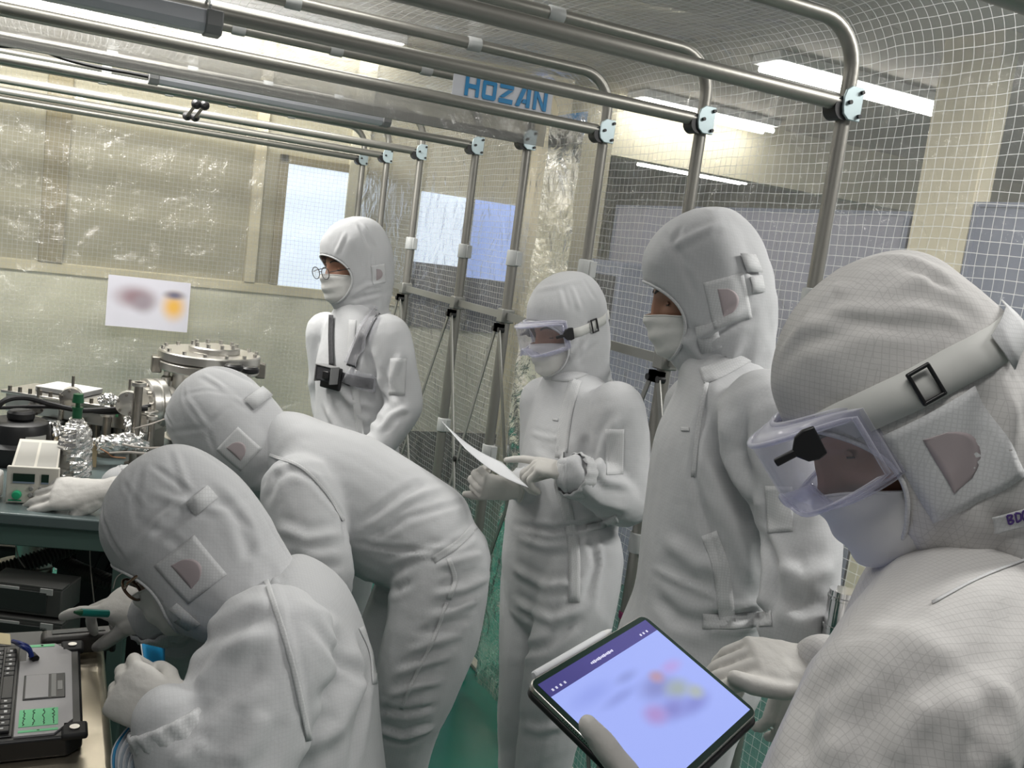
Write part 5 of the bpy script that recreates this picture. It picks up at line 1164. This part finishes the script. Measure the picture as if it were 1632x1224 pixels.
ob = foiled('foil_wrap', P_, (.034, .042, .040, .038, .030, .018, .015), 'x', .0055); adopt(ob, t_); del ob['label']; del ob['category']
MB().cyl(q+Z_*.155, q+Z_*.185, .012, 18).cyl(q+Z_*.183, q+Z_*.188, .0135, 18).build('cap', M['greencap'], t_); MB().cyl(q+Z_*.20, q+Z_*.222, .0145, 18, .012).cyl(q+Z_*.187, q+Z_*.2, .006, 10).build('stopper', M['greencap'], t_)
foiled('foil_pipe', P('150,712,2.6 175,706,2.6 205,704,2.62 232,712,2.66'), (.018, .022, .020, .015), 'crumpled foil-wrapped pipe lying between the posts', .006)
foiled('foil_joint', P('160,642,2.62 172,636,2.62 186,640,2.63'), (.010, .016, .010), 'small foil-wrapped joint at the front of the long chamber', .004)
foiled('foil_lump', P('84,672,2.62 92,700,2.62 95,735,2.62'), (.012, .022, .016), 'crumpled foil around a pipe beside the black motor', .006)
foiled('foil_elbow', P('205,664,2.74 210,690,2.72 230,700,2.72'), (.012, .018, .014), 'foil-wrapped elbow behind the tallest post', .005)
q = at(112, 765, 2.60); t = thing('carton', 'small open cardboard carton behind the foil-wrapped bottle', 'box', V3(q[0], q[1], .87))
for a_, b_, sx_, sy_ in ((0, -.03, .12, .003), (0, .05, .12, .003), (-.06, .01, .003, .08), (.06, .01, .003, .08)): MB().box((q[0]+a_, q[1]+b_, .902), (sx_, sy_, .062)).build('carton_side', M['card'], t)
# dark valve blocks and housings crowded under the long chamber
for k, (x0, y0, x1, y1, d_, lab) in enumerate(((60, 668, 108, 735, 2.78, 'dark valve block behind the foil-wrapped bottle, left'), (128, 672, 165, 740, 2.9, 'dark valve block between the rear posts'), (172, 662, 205, 735, 2.92, 'dark valve block behind the foil-wrapped pipe'), (210, 670, 250, 740, 2.9, 'dark valve block beside the side port stand'))):
    a = at(x0, y1, d_); b = at(x1, y0, d_); w_ = np.linalg.norm((b-a)[:2]); c_ = (a+b)/2; h_ = b[2]-.87; t = thing('valve_block', lab, 'valve', V3(c_[0], c_[1], .87))
    MB().box((c_[0], c_[1], .87+h_/2), (w_, .07, h_), TA).build('block', M['unitdark'], t, .006)
    MB().cyl((c_[0], c_[1]-.036, .87+h_*.6), (c_[0], c_[1]-.062, .87+h_*.6), w_*.33, 20).cyl((c_[0], c_[1]-.062, .87+h_*.6), (c_[0], c_[1]-.072, .87+h_*.6), w_*.25, 20).build('port', M['darksteel'], t)
    MB().cyl((c_[0]+w_*.2, c_[1]-.02, .87+h_*.9), (c_[0]+w_*.2, c_[1]-.02, .87+h_+.03), .007, 10).build('stub', M['steel'], t)
# black motor
q = at(30, 668, 2.55); t = thing('rotary_motor', 'round black motor with a top knob at the left edge', 'motor', (q[0], q[1], .87)); h = q[2]-.87
MB().lathe([(.09, 0), (.095, .01), (.095, .05), (.082, .06), (.080, h-.02), (.074, h-.006), (.06, h)], (q[0], q[1], .87), Z_, 40).build('motor_body', M['black'], t)
MB().lathe([(.030, 0), (.034, .006), (.034, .020), (.028, .026)], (q[0]+.005, q[1]-.005, q[2]), Z_, 24).build('knob', M['rubber'], t)
MB().add([(q[0]+.0815*math.sin(a_), q[1]-.0815*math.cos(a_), z) for z in (q[2]-.045, q[2]-.031) for a_ in np.linspace(.25, 1.0, 9)], [(k, k+1, k+10, k+9) for k in range(8)]).build('label_strip', M['labelw'], t)
# controller
fx_ = nrm(V3(.098, -.012, 0)); dz = nrm(V3(.095, .98, 0)); o = onz(8, 801, .872)+dz*0
fx_ = nrm(onz(80, 804, .872)-o); fx_[2] = 0; dz = nrm(V3(.03, 1, 0)); wd_ = .112; ht = .088
t = thing('controller', 'beige bench controller with green knob and two dark displays', 'instrument', o+fx_*wd_/2+dz*.13)
nf = nrm(np.cross(Z_, fx_)); AX = (fx_, nf, Z_)
MB().box(o+fx_*wd_/2+nf*.006+Z_*ht/2, (wd_, .012, ht), AX).build('front_panel', M['instr'], t, .002)
bd = [o+fx_*.006+nf*.012, o+fx_*(wd_-.006)+nf*.012]; sh_ = dz*.285
MB().add([p_+Z_*z+s for z in (.004, ht-.004) for p_, s in ((bd[0], 0*sh_), (bd[1], 0*sh_), (bd[1], sh_), (bd[0], sh_))], [(3, 2, 1, 0), (4, 5, 6, 7), (0, 1, 5, 4), (1, 2, 6, 5), (2, 3, 7, 6), (3, 0, 4, 7)]).build('case', M['instr'], t, .0015)
ve = M['greybtn']
for k in range(2): 
    c0_ = bd[0]+fx_*(.006+.048*k)+dz*.012+Z_*(ht-.0035); MB().add([c0_, c0_+fx_*.042, c0_+fx_*.042+dz*.24, c0_+dz*.24], [(0, 1, 2, 3)]).build('vent_panel', mat('vent_grey', (.40, .39, .36), .6), t)
for x0, w in ((.014, .046), (.074, .016)):
    MB().box(o+fx_*(x0+w/2)-nf*.0008+Z_*.062, (w, .003, .020), AX).build('display', M['lcd'], t); MB().box(o+fx_*(x0+w/2)-nf*.0012+Z_*.051, (w, .003, .004), AX).build('display_label', mat('blue_grey', (.2, .25, .32), .5), t)
MB().lathe([(.0105, 0), (.0105, .006), (.0085, .012), (.003, .013)], o+fx_*.024+Z_*.021, -nf, 20).build('knob', M['greenknob'], t)
for x, z in ((.054, .037), (.074, .037), (.094, .037), (.053, .021), (.094, .020)): MB().lathe([(.0055, 0), (.0055, .003), (.004, .0045)], o+fx_*x+Z_*z, -nf, 14).build('button', M['greybtn'], t)
MB().lathe([(.0022, 0), (.0022, .002), (.001, .003)], o+fx_*.055+Z_*.006, -nf, 10).build('indicator', M['black'], t)
MB().box(o+fx_*.02-nf*.0005+Z_*.007, (.028, .002, .003), AX).build('green_mark', M['greenknob'], t)
tag(MB().box(o-fx_*.035+nf*.03+Z_*.034, (.04, .05, .066), AX).build('plastic_case', M['white'], None, .008), 'white plastic case left of the bench controller, cut by the picture edge', 'case')
# cables on the table
def cable(pts, r, m, label, sub=8): return tag(MB().tube(cr(np.array(P(pts)), sub), r, 8).build('cable', m), label, 'cable')
cable('-20,672,2.5 5,640,2.5 40,634,2.55 80,644,2.6 130,654,2.62 190,652,2.66 235,651,2.70', .0075, M['rubber'], 'thick black cable crossing in front of the long chamber')
cable('0,650,2.6 60,648,2.6 120,652,2.62 180,658,2.66 240,646,2.72', .005, M['rubber'], 'thinner black cable under the thick one')
cable('195,708,2.5 215,712,2.5 240,714,2.52 275,712,2.6', .003, M['cablew'], 'upper pale grey cable left of the bent person\'s hood')
cable('175,722,2.5 205,721,2.48 240,722,2.5 280,712,2.6', .0032, M['cablew'], 'lower pale grey cable left of the bent person\'s hood')
cable('160,715,2.5 172,722,2.5 180,728,2.5 200,730,2.52', .002, mat('copper_wire', (.4, .2, .1), .4), 'short copper wire near the foil-wrapped pipe')
cable('215,683,2.55 240,676,2.55 262,668,2.62', .002, M['cablew'], 'thin wire rising toward the side port')

# ------------------------------------------------------------------ below the table
q = at(58, 880, 2.52); t = thing('turbo_pump', 'stainless turbo pump with dark ribs hanging under the work table', 'pump', (q[0], q[1], q[2]-.1))
prof = [(.05, .155), (.062, .15), (.062, .12), (.05, .118), (.05, .03), (.056, .028)]
MB().lathe(prof[::-1], (q[0], q[1], q[2]-.06), Z_, 32).build('pump_neck', M['steel'], t)
pr = []; 
for k in range(9): pr += [(.06, -.14+k*.016), (.072, -.138+k*.016), (.072, -.130+k*.016), (.06, -.128+k*.016)]
MB().lathe(pr, (q[0]-.03, q[1], q[2]-.03), Z_, 32).build('finned_body', M['darksteel'], t)
def hose(pts, r, label):
    c = cr(np.array(P(pts)), 60); n = len(c); return tag(MB().tube(c, [r*(1+.14*math.sin(i*1.05)) for i in range(n)], 14).build('corrugated_hose', M['hose'], smooth=60), label, 'hose')
hose('-40,925,2.3 20,905,2.32 80,884,2.36 128,862,2.42 150,830,2.48 152,790,2.6', .021, 'thick corrugated dark hose rising to the right under the table')
hose('92,892,2.5 125,908,2.48 170,926,2.44 230,948,2.44 270,960,2.5', .019, 'corrugated dark hose sloping down to the right under the table')
for k, (y0, lab) in enumerate(((930, 'upper grey power unit under the table'), (985, 'lower grey power unit under the table'))):
    a = at(2, y0+20, 2.16); b = at(100, y0+16, 2.16); b[2] = a[2]; d = nrm(b-a); dd = nrm(np.cross(Z_, d)); w = np.linalg.norm(b-a); c = (a+b)/2+dd*.05-X_*.02
    t = thing('power_unit', lab, 'power unit', c-Z_*.04); MB().box(c, (w+.04, .10, .066), (d, dd, Z_)).build('case', M['greybox'], t, .003)
    MB().box(c-dd*.051, (w*.82, .004, .05), (d, dd, Z_)).build('dark_face', M['unitdark'], t, .001); MB().box(c+Z_*.035-dd*.03, (w+.04, .04, .006), (d, dd, Z_)).build('top_edge', M['greybox'], t, .001)
    MB().box(c-dd*.0515+Z_*.028-d*.03, (.045, .003, .006), (d, dd, Z_)).build('white_label', M['labelw'], t); MB().box(c-dd*.0515+Z_*.027+d*.055, (.028, .003, .014), (d, dd, Z_)).build('white_label', M['labelw'], t)
tag(MB().box(tp(-.44, .70, -.475), (.36, .2, .34), TA).build('added_dark_box', M['unitdark'], None, .01), 'dark box added as a dark background under the table', 'backdrop')  # plain box added to make the space under the table dark
tag(MB().box(tp(.02, .70, -.405), (.40, .16, .48), TA).build('added_black_box', M['black'], None, .008), 'black box added as a dark background under the right half of the work table', 'box')  # second added box, hides the lit floor so the background stays dark
for k, (pts, lab) in enumerate((('180,838,2.5 178,880,2.5 170,910,2.52 150,940,2.5 140,980,2.5', 'black cable hanging from the table edge beside the crouching hood'), ('195,842,2.45 190,890,2.48 165,920,2.5 180,950,2.5', 'second black cable hanging under the table'), ('130,840,2.5 122,870,2.5 118,895,2.5', 'black cable dropping behind the thick hose'), ('150,905,2.4 165,880,2.4 185,900,2.42 175,925,2.4 150,915,2.4', 'looped black cable under the table'))): cable(pts, .006 if k < 3 else .004, M['rubber'], lab)
cable('22,838,2.3 24,862,2.3 35,868,2.3 48,868,2.3', .0018, M['cablew'], 'thin pale wire before the turbo pump'); cable('25,870,2.3 30,890,2.3 40,905,2.3', .0016, M['cablew'], 'thin pale wire below the turbo pump neck')
cable('143,850,2.3 144,900,2.3 150,960,2.3', .0014, M['cablew'], 'thin straight grey wire hanging at the hose')
cable('180,938,2.2 188,918,2.2 215,905,2.2', .0012, M['cablew'], 'thin curved grey wire above the pointing glove')
hose('255,1040,1.9 262,1065,1.9 268,1090,1.9', .034, 'dark ribbed hose behind the notebook')
a = ony(136, 897, 3.9); b = ony(215, 893, 3.9); tag(MB().box((a+b)/2+V3(0, 0, -.01), (np.linalg.norm(b-a)*2.2, .03, .03)).build('floor_bar', M['white'], None, .003), 'white bar on the green floor seen under the table', 'bar')

# ------------------------------------------------------------------ cart, laptop and things in the lower left corner
t = thing('steel_cart', 'brushed steel cart in the lower left corner carrying the rugged laptop', 'cart', (-.15, 1.5, 0))
MB().bx((-.55, 1.18, .755), (.118, 1.80, .795)).build('cart_top', M['brushed'], t, .014, seg=4)
for x in (-.52, .09):
    for y in (1.22, 1.76): MB().cyl((x, y, .03), (x, y, .756), .014).build('cart_leg', M['brushed'], t)
MB().bx((-.53, 1.2, .25), (.10, 1.78, .27)).build('cart_shelf', M['brushed'], t, .004)
t = thing('rugged_laptop', 'open rugged laptop with green labels on the steel cart', 'laptop', (-.05, 1.55, .797))
lx0, lx1, ly0, ly1, lz = -.19, .074, 1.392, 1.713, .797
out = [(lx0, ly0), (lx1-.02, ly0), (lx1, ly0+.02), (lx1, ly1-.02), (lx1-.02, ly1), (lx0, ly1)]
MB().prism(out, (0, 0, lz+.016), X_, Y_, .032).build('laptop_base', M['black'], t, .004)
for y in (ly0+.018, ly1-.018):
    k = MB().box((lx1-.012, y, lz+.030), (.036, .040, .010)).build('corner_guard', M['rubber'], t, .004); MB().cyl((lx1-.012, y, lz+.034), (lx1-.012, y, lz+.037), .007, 14).build('screw', M['steel'], k)
MB().prism([(-.017, ly0+.008), (.035, ly0+.008), (.060, ly0+.045), (.060, ly1-.045), (.035, ly1-.008), (-.008, ly1-.008), (-.008, ly1-.07), (-.017, ly1-.07)], (0, 0, lz+.033), X_, Y_, .004).build('palm_rest', M['silver'], t)
k = MB().bx((-.009, 1.505, lz+.034), (.050, 1.588, lz+.0365)).build('touchpad_bezel', M['black'], t, .001)
MB().bx((-.006, 1.508, lz+.036), (.026, 1.585, lz+.0372)).build('touchpad', M['silver'], k); MB().bx((.030, 1.508, lz+.036), (.037, 1.585, lz+.037)).build('pad_button', M['greybtn'], k); MB().bx((.039, 1.53, lz+.036), (.046, 1.56, lz+.037)).build('pad_button', M['greybtn'], k)
MB().bx((lx0+.01, ly0+.012, lz+.0325), (-.019, ly1-.012, lz+.0345)).build('keyboard_deck', M['black'], t, .001)
r2 = random.Random(4)
for r in range(6):
    x = -.031-r*.0185; y = ly0+.018+r*.004
    while y < ly1-.028:
        w = .076 if (r == 0 and 1.50 < y < 1.52) else .0165
        if y+w > ly1-.014: break
        kk = MB().box((x, y+w/2, lz+.037), (.0155, w-.0022, .005)).build('key', M['key'], t, .0012)
        if w < .03 and r < 3:
            MB().box((x-.001+r2.uniform(-.002, .002), y+w*.5, lz+.0396), (.004, r2.uniform(.003, .007), .0004)).build('key_print', M['keyprint'], kk)
        y += w
MB().box((lx0-.028, (ly0+ly1)/2, lz+.135), (.012, .30, .225), (nrm(V3(1, 0, .25)), Y_, nrm(V3(-.25, 0, 1)))).build('screen_lid', M['black'], t, .004)
def label(x0, y0, x1, y1, lines, nm='green_label'):
    g = MB().bx((x0, y0, lz+.035), (x1, y1, lz+.0357)).build(nm, M['greentape'], t)
    for k in range(lines):
        x = x0+(x1-x0)*(k+.5)/lines; pts = [(x+r2.uniform(-.0016, .0016), y0+.003+(y1-y0-.006)*j/14, lz+.0360) for j in range(15)]
        MB().tube(pts, .0006, 5).build('writing', M['ink'], g)
label(-.012, 1.408, .040, 1.414, 1); label(-.012, 1.424, .040, 1.475, 4); label(-.004, 1.693, .034, 1.702, 1)
a = onz(66, 1036, .815); b = onz(184, 1026, .815); d = nrm((b-a)*V3(1, 1, 0)); dd = nrm(np.cross(Z_, d)); L = np.linalg.norm(b-a)
t = thing('battery_pack', 'long black battery pack lying behind the rugged laptop', 'battery pack', (a+b)/2-Z_*.02)
MB().box((a+b)/2+dd*.022+Z_*.002, (L, .042, .036), (d, dd, Z_)).build('pack_body', M['hose'], t, .009, seg=4); MB().box((a+b)/2+dd*.022+Z_*.0205, (L*.72, .014, .002), (d, dd, Z_)).build('label_panel', M['unitdark'], t); MB().box(b+dd*.022-d*.004+Z_*.002, (.012, .046, .040), (d, dd, Z_)).build('end_cap', M['black'], t, .008)
tag(MB().box(onz(32, 1040, .81)+V3(-.01, .04, -.004), (.09, .06, .024)).build('grey_box', M['greybox'], None, .003), 'flat grey box at the left edge behind the laptop keyboard', 'box')
q = onz(6, 1030, .83); tag(MB().prism([(-.03, -.012), (.016, -.012), (.004, .012), (-.03, .012)], q+Y_*.03, nrm(R_*V3(1, 1, 0)), vec(0, .5, .86), .001).build('yellow_card', M['yellow']), 'pale yellow card at the left edge above the laptop', 'card')
for dx, lb in ((0, 'blue cable looping over the back of the laptop, outer one'), (5, 'blue cable looping over the back of the laptop, inner one')):
    tag(MB().tube(cr([onz(20+dx, 1030+dx*.5, .84)+Y_*.02, onz(34+dx*.6, 1026+dx, .855), onz(45+dx*.3, 1032+dx, .85), onz(51, 1045+dx*.4, .84)], 8), .0036, 8).build('blue_cable', M['blue']), lb, 'cable')
MB_ = MB().cyl(onz(51, 1044, .836), onz(57, 1050, .836), .006, 10); tag(MB_.build('cable_plug', M['rubber']), 'black plug at the end of the blue cables', 'plug')

# notebook in the crouching person's left hand
t = thing('notebook', 'blue covered notebook held upright in the crouching person\'s left fist', 'notebook', at(205, 1150, 1.32))
lf = P('227,1026,1.37 231,1072,1.35 219,1138,1.32 182,1194,1.28 184,1260,1.25'); rt = P('262,1034,1.47 262,1078,1.45 262,1150,1.40 240,1210,1.35 240,1280,1.32')
def leaf(a_, b_, name, m, thick, off):
    A_ = cr(np.array(a_), 6); B_ = cr(np.array(b_), 6); G = np.stack([A_+(B_-A_)*s+off*(1-.5*s) for s in np.linspace(0, 1, 8)], 1); r, c = G.shape[:2]
    o = mesh_obj(name, G.reshape(-1, 3), [(i*c+j, i*c+j+1, (i+1)*c+j+1, (i+1)*c+j) for i in range(r-1) for j in range(c-1)], m, t, smooth=180); s = o.modifiers.new('thick', 'SOLIDIFY'); s.thickness = thick; s.offset = 0
leaf(lf, rt, 'cover', M['bluecover'], .0018, vec(0, 0, 0)); leaf([q+vec(-.0018, 0, 0) for q in lf], [l+(r-l)*.04+vec(-.0018, 0, 0) for l, r in zip(lf, rt)], 'cover_edge', M['paper'], .0016, vec(0, 0, -.001))
for k in range(7): leaf(lf[2:], [l+(r-l)*.95 for l, r in zip(lf[2:], rt[2:])], 'page', M['paper' if k % 2 else 'pagegrey'], .0009, vec(.0052*(k+1), -.0008*k, -.0045*(k+1)))

# ------------------------------------------------------------------ tablet with stylus
cs = np.array([[.4745, .8277, 1.1513], [.6941, .9417, 1.1687], [.7745, .7969, 1.1020], [.5549, .6829, 1.0847]])
ex_ = nrm(cs[1]-cs[0]); ey_ = nrm(cs[0]-cs[3]); ez_ = nrm(np.cross(ex_, ey_)); cc_ = cs.mean(0); LW, LH = .248, .1785
t = thing('tablet', 'tablet with a glowing bluish screen held by the nearest person', 'tablet', cc_)
def rrect(w, h, r, n=5): return [(sx*(w/2-r)+r*math.cos(a), sy*(h/2-r)+r*math.sin(a)) for sx, sy, a0 in ((1, 1, 0), (-1, 1, math.pi/2), (-1, -1, math.pi), (1, -1, 1.5*math.pi)) for a in np.linspace(a0, a0+math.pi/2, n)]
MB().prism(rrect(LW, LH, .012), cc_-ez_*.003, ex_, ey_, .006).build('tablet_body', M['steel'], t, .001)
MB().prism(rrect(LW-.003, LH-.003, .011), cc_+ez_*.0003, ex_, ey_, .0008).build('glass_front', M['lcd'], t)
sw_, sh2 = LW-.017, LH-.017
scr = blur_mat('lit_screen', (.36, .44, .93), [(.05, .12, .035, .010, (.30, .37, .84)), (.14, .085, .03, .014, (.24, .27, .60)), (.165, .07, .022, .012, (.34, .40, .42)), (.13, .055, .025, .012, (.24, .25, .62)), (.165, .045, .03, .010, (.24, .27, .66)), (.19, .095, .02, .008, (.44, .36, .78)), (.10, .062, .018, .012, (.40, .28, .62)), (.155, .095, .012, .008, (.45, .30, .42)), (.185, .055, .014, .009, (.40, .45, .46)), (.08, .10, .03, .006, (.28, .34, .76)), (.115, .115, .02, .006, (.28, .34, .74))], emit=.92)
G = np.array([[cc_+ex_*(a-.5)*sw_+ey_*(b-.5)*sh2+ez_*.0011 for a in np.linspace(0, 1, 5)] for b in np.linspace(0, .88, 5)]); uvs = np.array([[(a*sw_, b*sh2) for a in np.linspace(0, 1, 5)] for b in np.linspace(0, .88, 5)])
s_ = sheet('screen', G, uvs, scr, t)
hd = mat('dim_header', (.045, .04, .16), .2, emit=.8); MB().box(cc_+ey_*(.44)*sh2+ez_*.0009, (sw_, sh2*.12, .0005), (ex_, ey_, ez_)).build('screen_header', hd, t)
for k in range(14): MB().box(cc_+ey_*.43*sh2+ex_*(-.025+k*.0034)+ez_*.0013, (.0024, .0022+.0008*(k % 3), .0002), (ex_, ey_, ez_)).build('header_text', mat('header_glyph', (.55, .55, .7), .4, emit=.6) if k == 0 else bpy.data.materials['header_glyph'], s_)
for x in (-.105, -.098, -.090, -.082, .083, .090, .098): MB().box(cc_+ey_*.415*sh2+ex_*x+ez_*.0013, (.003, .003, .0002), (ex_, ey_, ez_)).build('header_icon', bpy.data.materials['header_glyph'], s_)
for k in range(14): MB().cyl(cc_-ex_*(LW/2+.0002)+ey_*(.035-k*.003)-ez_*.003, cc_-ex_*(LW/2-.001)+ey_*(.035-k*.003)-ez_*.003, .0008, 8).build('speaker_hole', M['black'], t)
MB().prism(rrect(LW, LH+.004, .012), cc_-ez_*.011-ey_*.003, ex_, ey_, .008).build('folio_cover', M['black'], t, .002)
a = cc_+ey_*(LH/2+.0046)-ez_*.003; t = thing('stylus', 'white stylus clipped to the upper edge of the tablet', 'stylus', a)
MB().lathe([(.003, 0), (.0044, .002), (.0044, .142)], a-ex_*.105, ex_, 16).build('barrel', M['paper'], t); MB().lathe([(.0044, 0), (.0030, .012), (.0008, .020)], a-ex_*.105+ex_*.142, ex_, 16).build('tip', M['white'], t)

# ------------------------------------------------------------------ chrome stand, chair, tape and dark things beyond the curtain
q = at(1346, 940, 1.40); t = thing('chrome_stand', 'polished chrome stand with ring collars between the two persons on the right', 'stand', (q[0], q[1], 0))
MB().cyl((q[0], q[1], .03), (q[0], q[1], 1.17), .021, 24).build('post', M['chrome'], t); MB().lathe([(.09, 0), (.09, .012), (.05, .02), (.03, .03)], (q[0], q[1], 0), Z_, 28).build('base', M['chrome'], t)
for z, r in ((1.155, .0225), (1.11, .0225), (1.075, .0225), (1.03, .024), (1.02, .027)): MB().lathe([(r-.003, 0), (r, .002), (r, .006), (r-.003, .008)], (q[0], q[1], z), Z_, 24).build('ring', M['chrome'], t)
MB().cyl((q[0], q[1], .93), (q[0], q[1], 1.015), .0265, 24).build('sleeve', M['chrome'], t); MB().lathe([(.0275, 0), (.0275, .006)], (q[0], q[1], .928), Z_, 24).build('band', M['black'], t)
for z, dx, dy in ((1.0, .13, .05), (.985, .12, -.03), (.95, .11, .0), (.935, .12, .04)):
    a = V3(q[0], q[1], z); b = a+vec(dx, dy*.6, -.02); MB().cyl(a, b, .0045, 10).lathe([(.001, -.007), (.007, -.003), (.007, .003), (.001, .007)], a+nrm(b-a)*.03, nrm(b-a), 10).build('rod', M['chrome'], t)
q = at(1440, 985, 2.35); t = thing('office_chair', 'dark olive chair back showing below the nearest person\'s mask', 'chair', (q[0], q[1], 0))
MB().loft([(q-Z_*.16, X_*.17, Y_*.03), (q, X_*.20, Y_*.04), (q+Z_*.06, X_*.17, Y_*.03)], pw=3).build('backrest', M['olivecloth'], t)
MB().loft([(V3(q[0], q[1]-.02, .44), X_*.20, Y_*.20), (V3(q[0], q[1]-.02, .49), X_*.21, Y_*.21)], pw=3.5, round_=.1).build('seat', M['olivecloth'], t)
MB().tube([(q[0], q[1]+.03, .46), (q[0], q[1]+.06, .6), (q[0], q[1]+.05, q[2]-.1)], .014, 10).build('back_bracket', M['black'], t); MB().cyl((q[0], q[1], .08), (q[0], q[1], .44), .025).build('column', M['black'], t)
for k in range(5):
    a = 2*math.pi*k/5; e = V3(q[0]+.24*math.cos(a), q[1]+.24*math.sin(a), .07); MB().cyl((q[0], q[1], .09), e, .016, 10).cyl(e-Z_*.045-V3(.01, 0, 0), e-Z_*.045+V3(.01, 0, 0), .025, 14).build('leg', M['black'], t)
tag(MB().lathe([(.0195, 0), (.0215, .002), (.0215, .018), (.0195, .02)], (WL, FY[2], .655), Z_, 18).build('tape_band', M['pink']), 'magenta tape round the post just above the stylus tip', 'tape')
t = thing('equipment_cabinet', 'dark grey cabinet behind the curtain beside the goggled person with the paper', 'cabinet', (2.55, 4.05, 0))
MB().bx((2.4, 3.85, 0), (2.7, 4.25, 1.62)).build('cabinet_body', M['partition2'], t, .01); MB().bx((2.385, 3.88, .2), (2.4, 4.22, 1.55)).build('cabinet_door', M['dark'], t, .004)
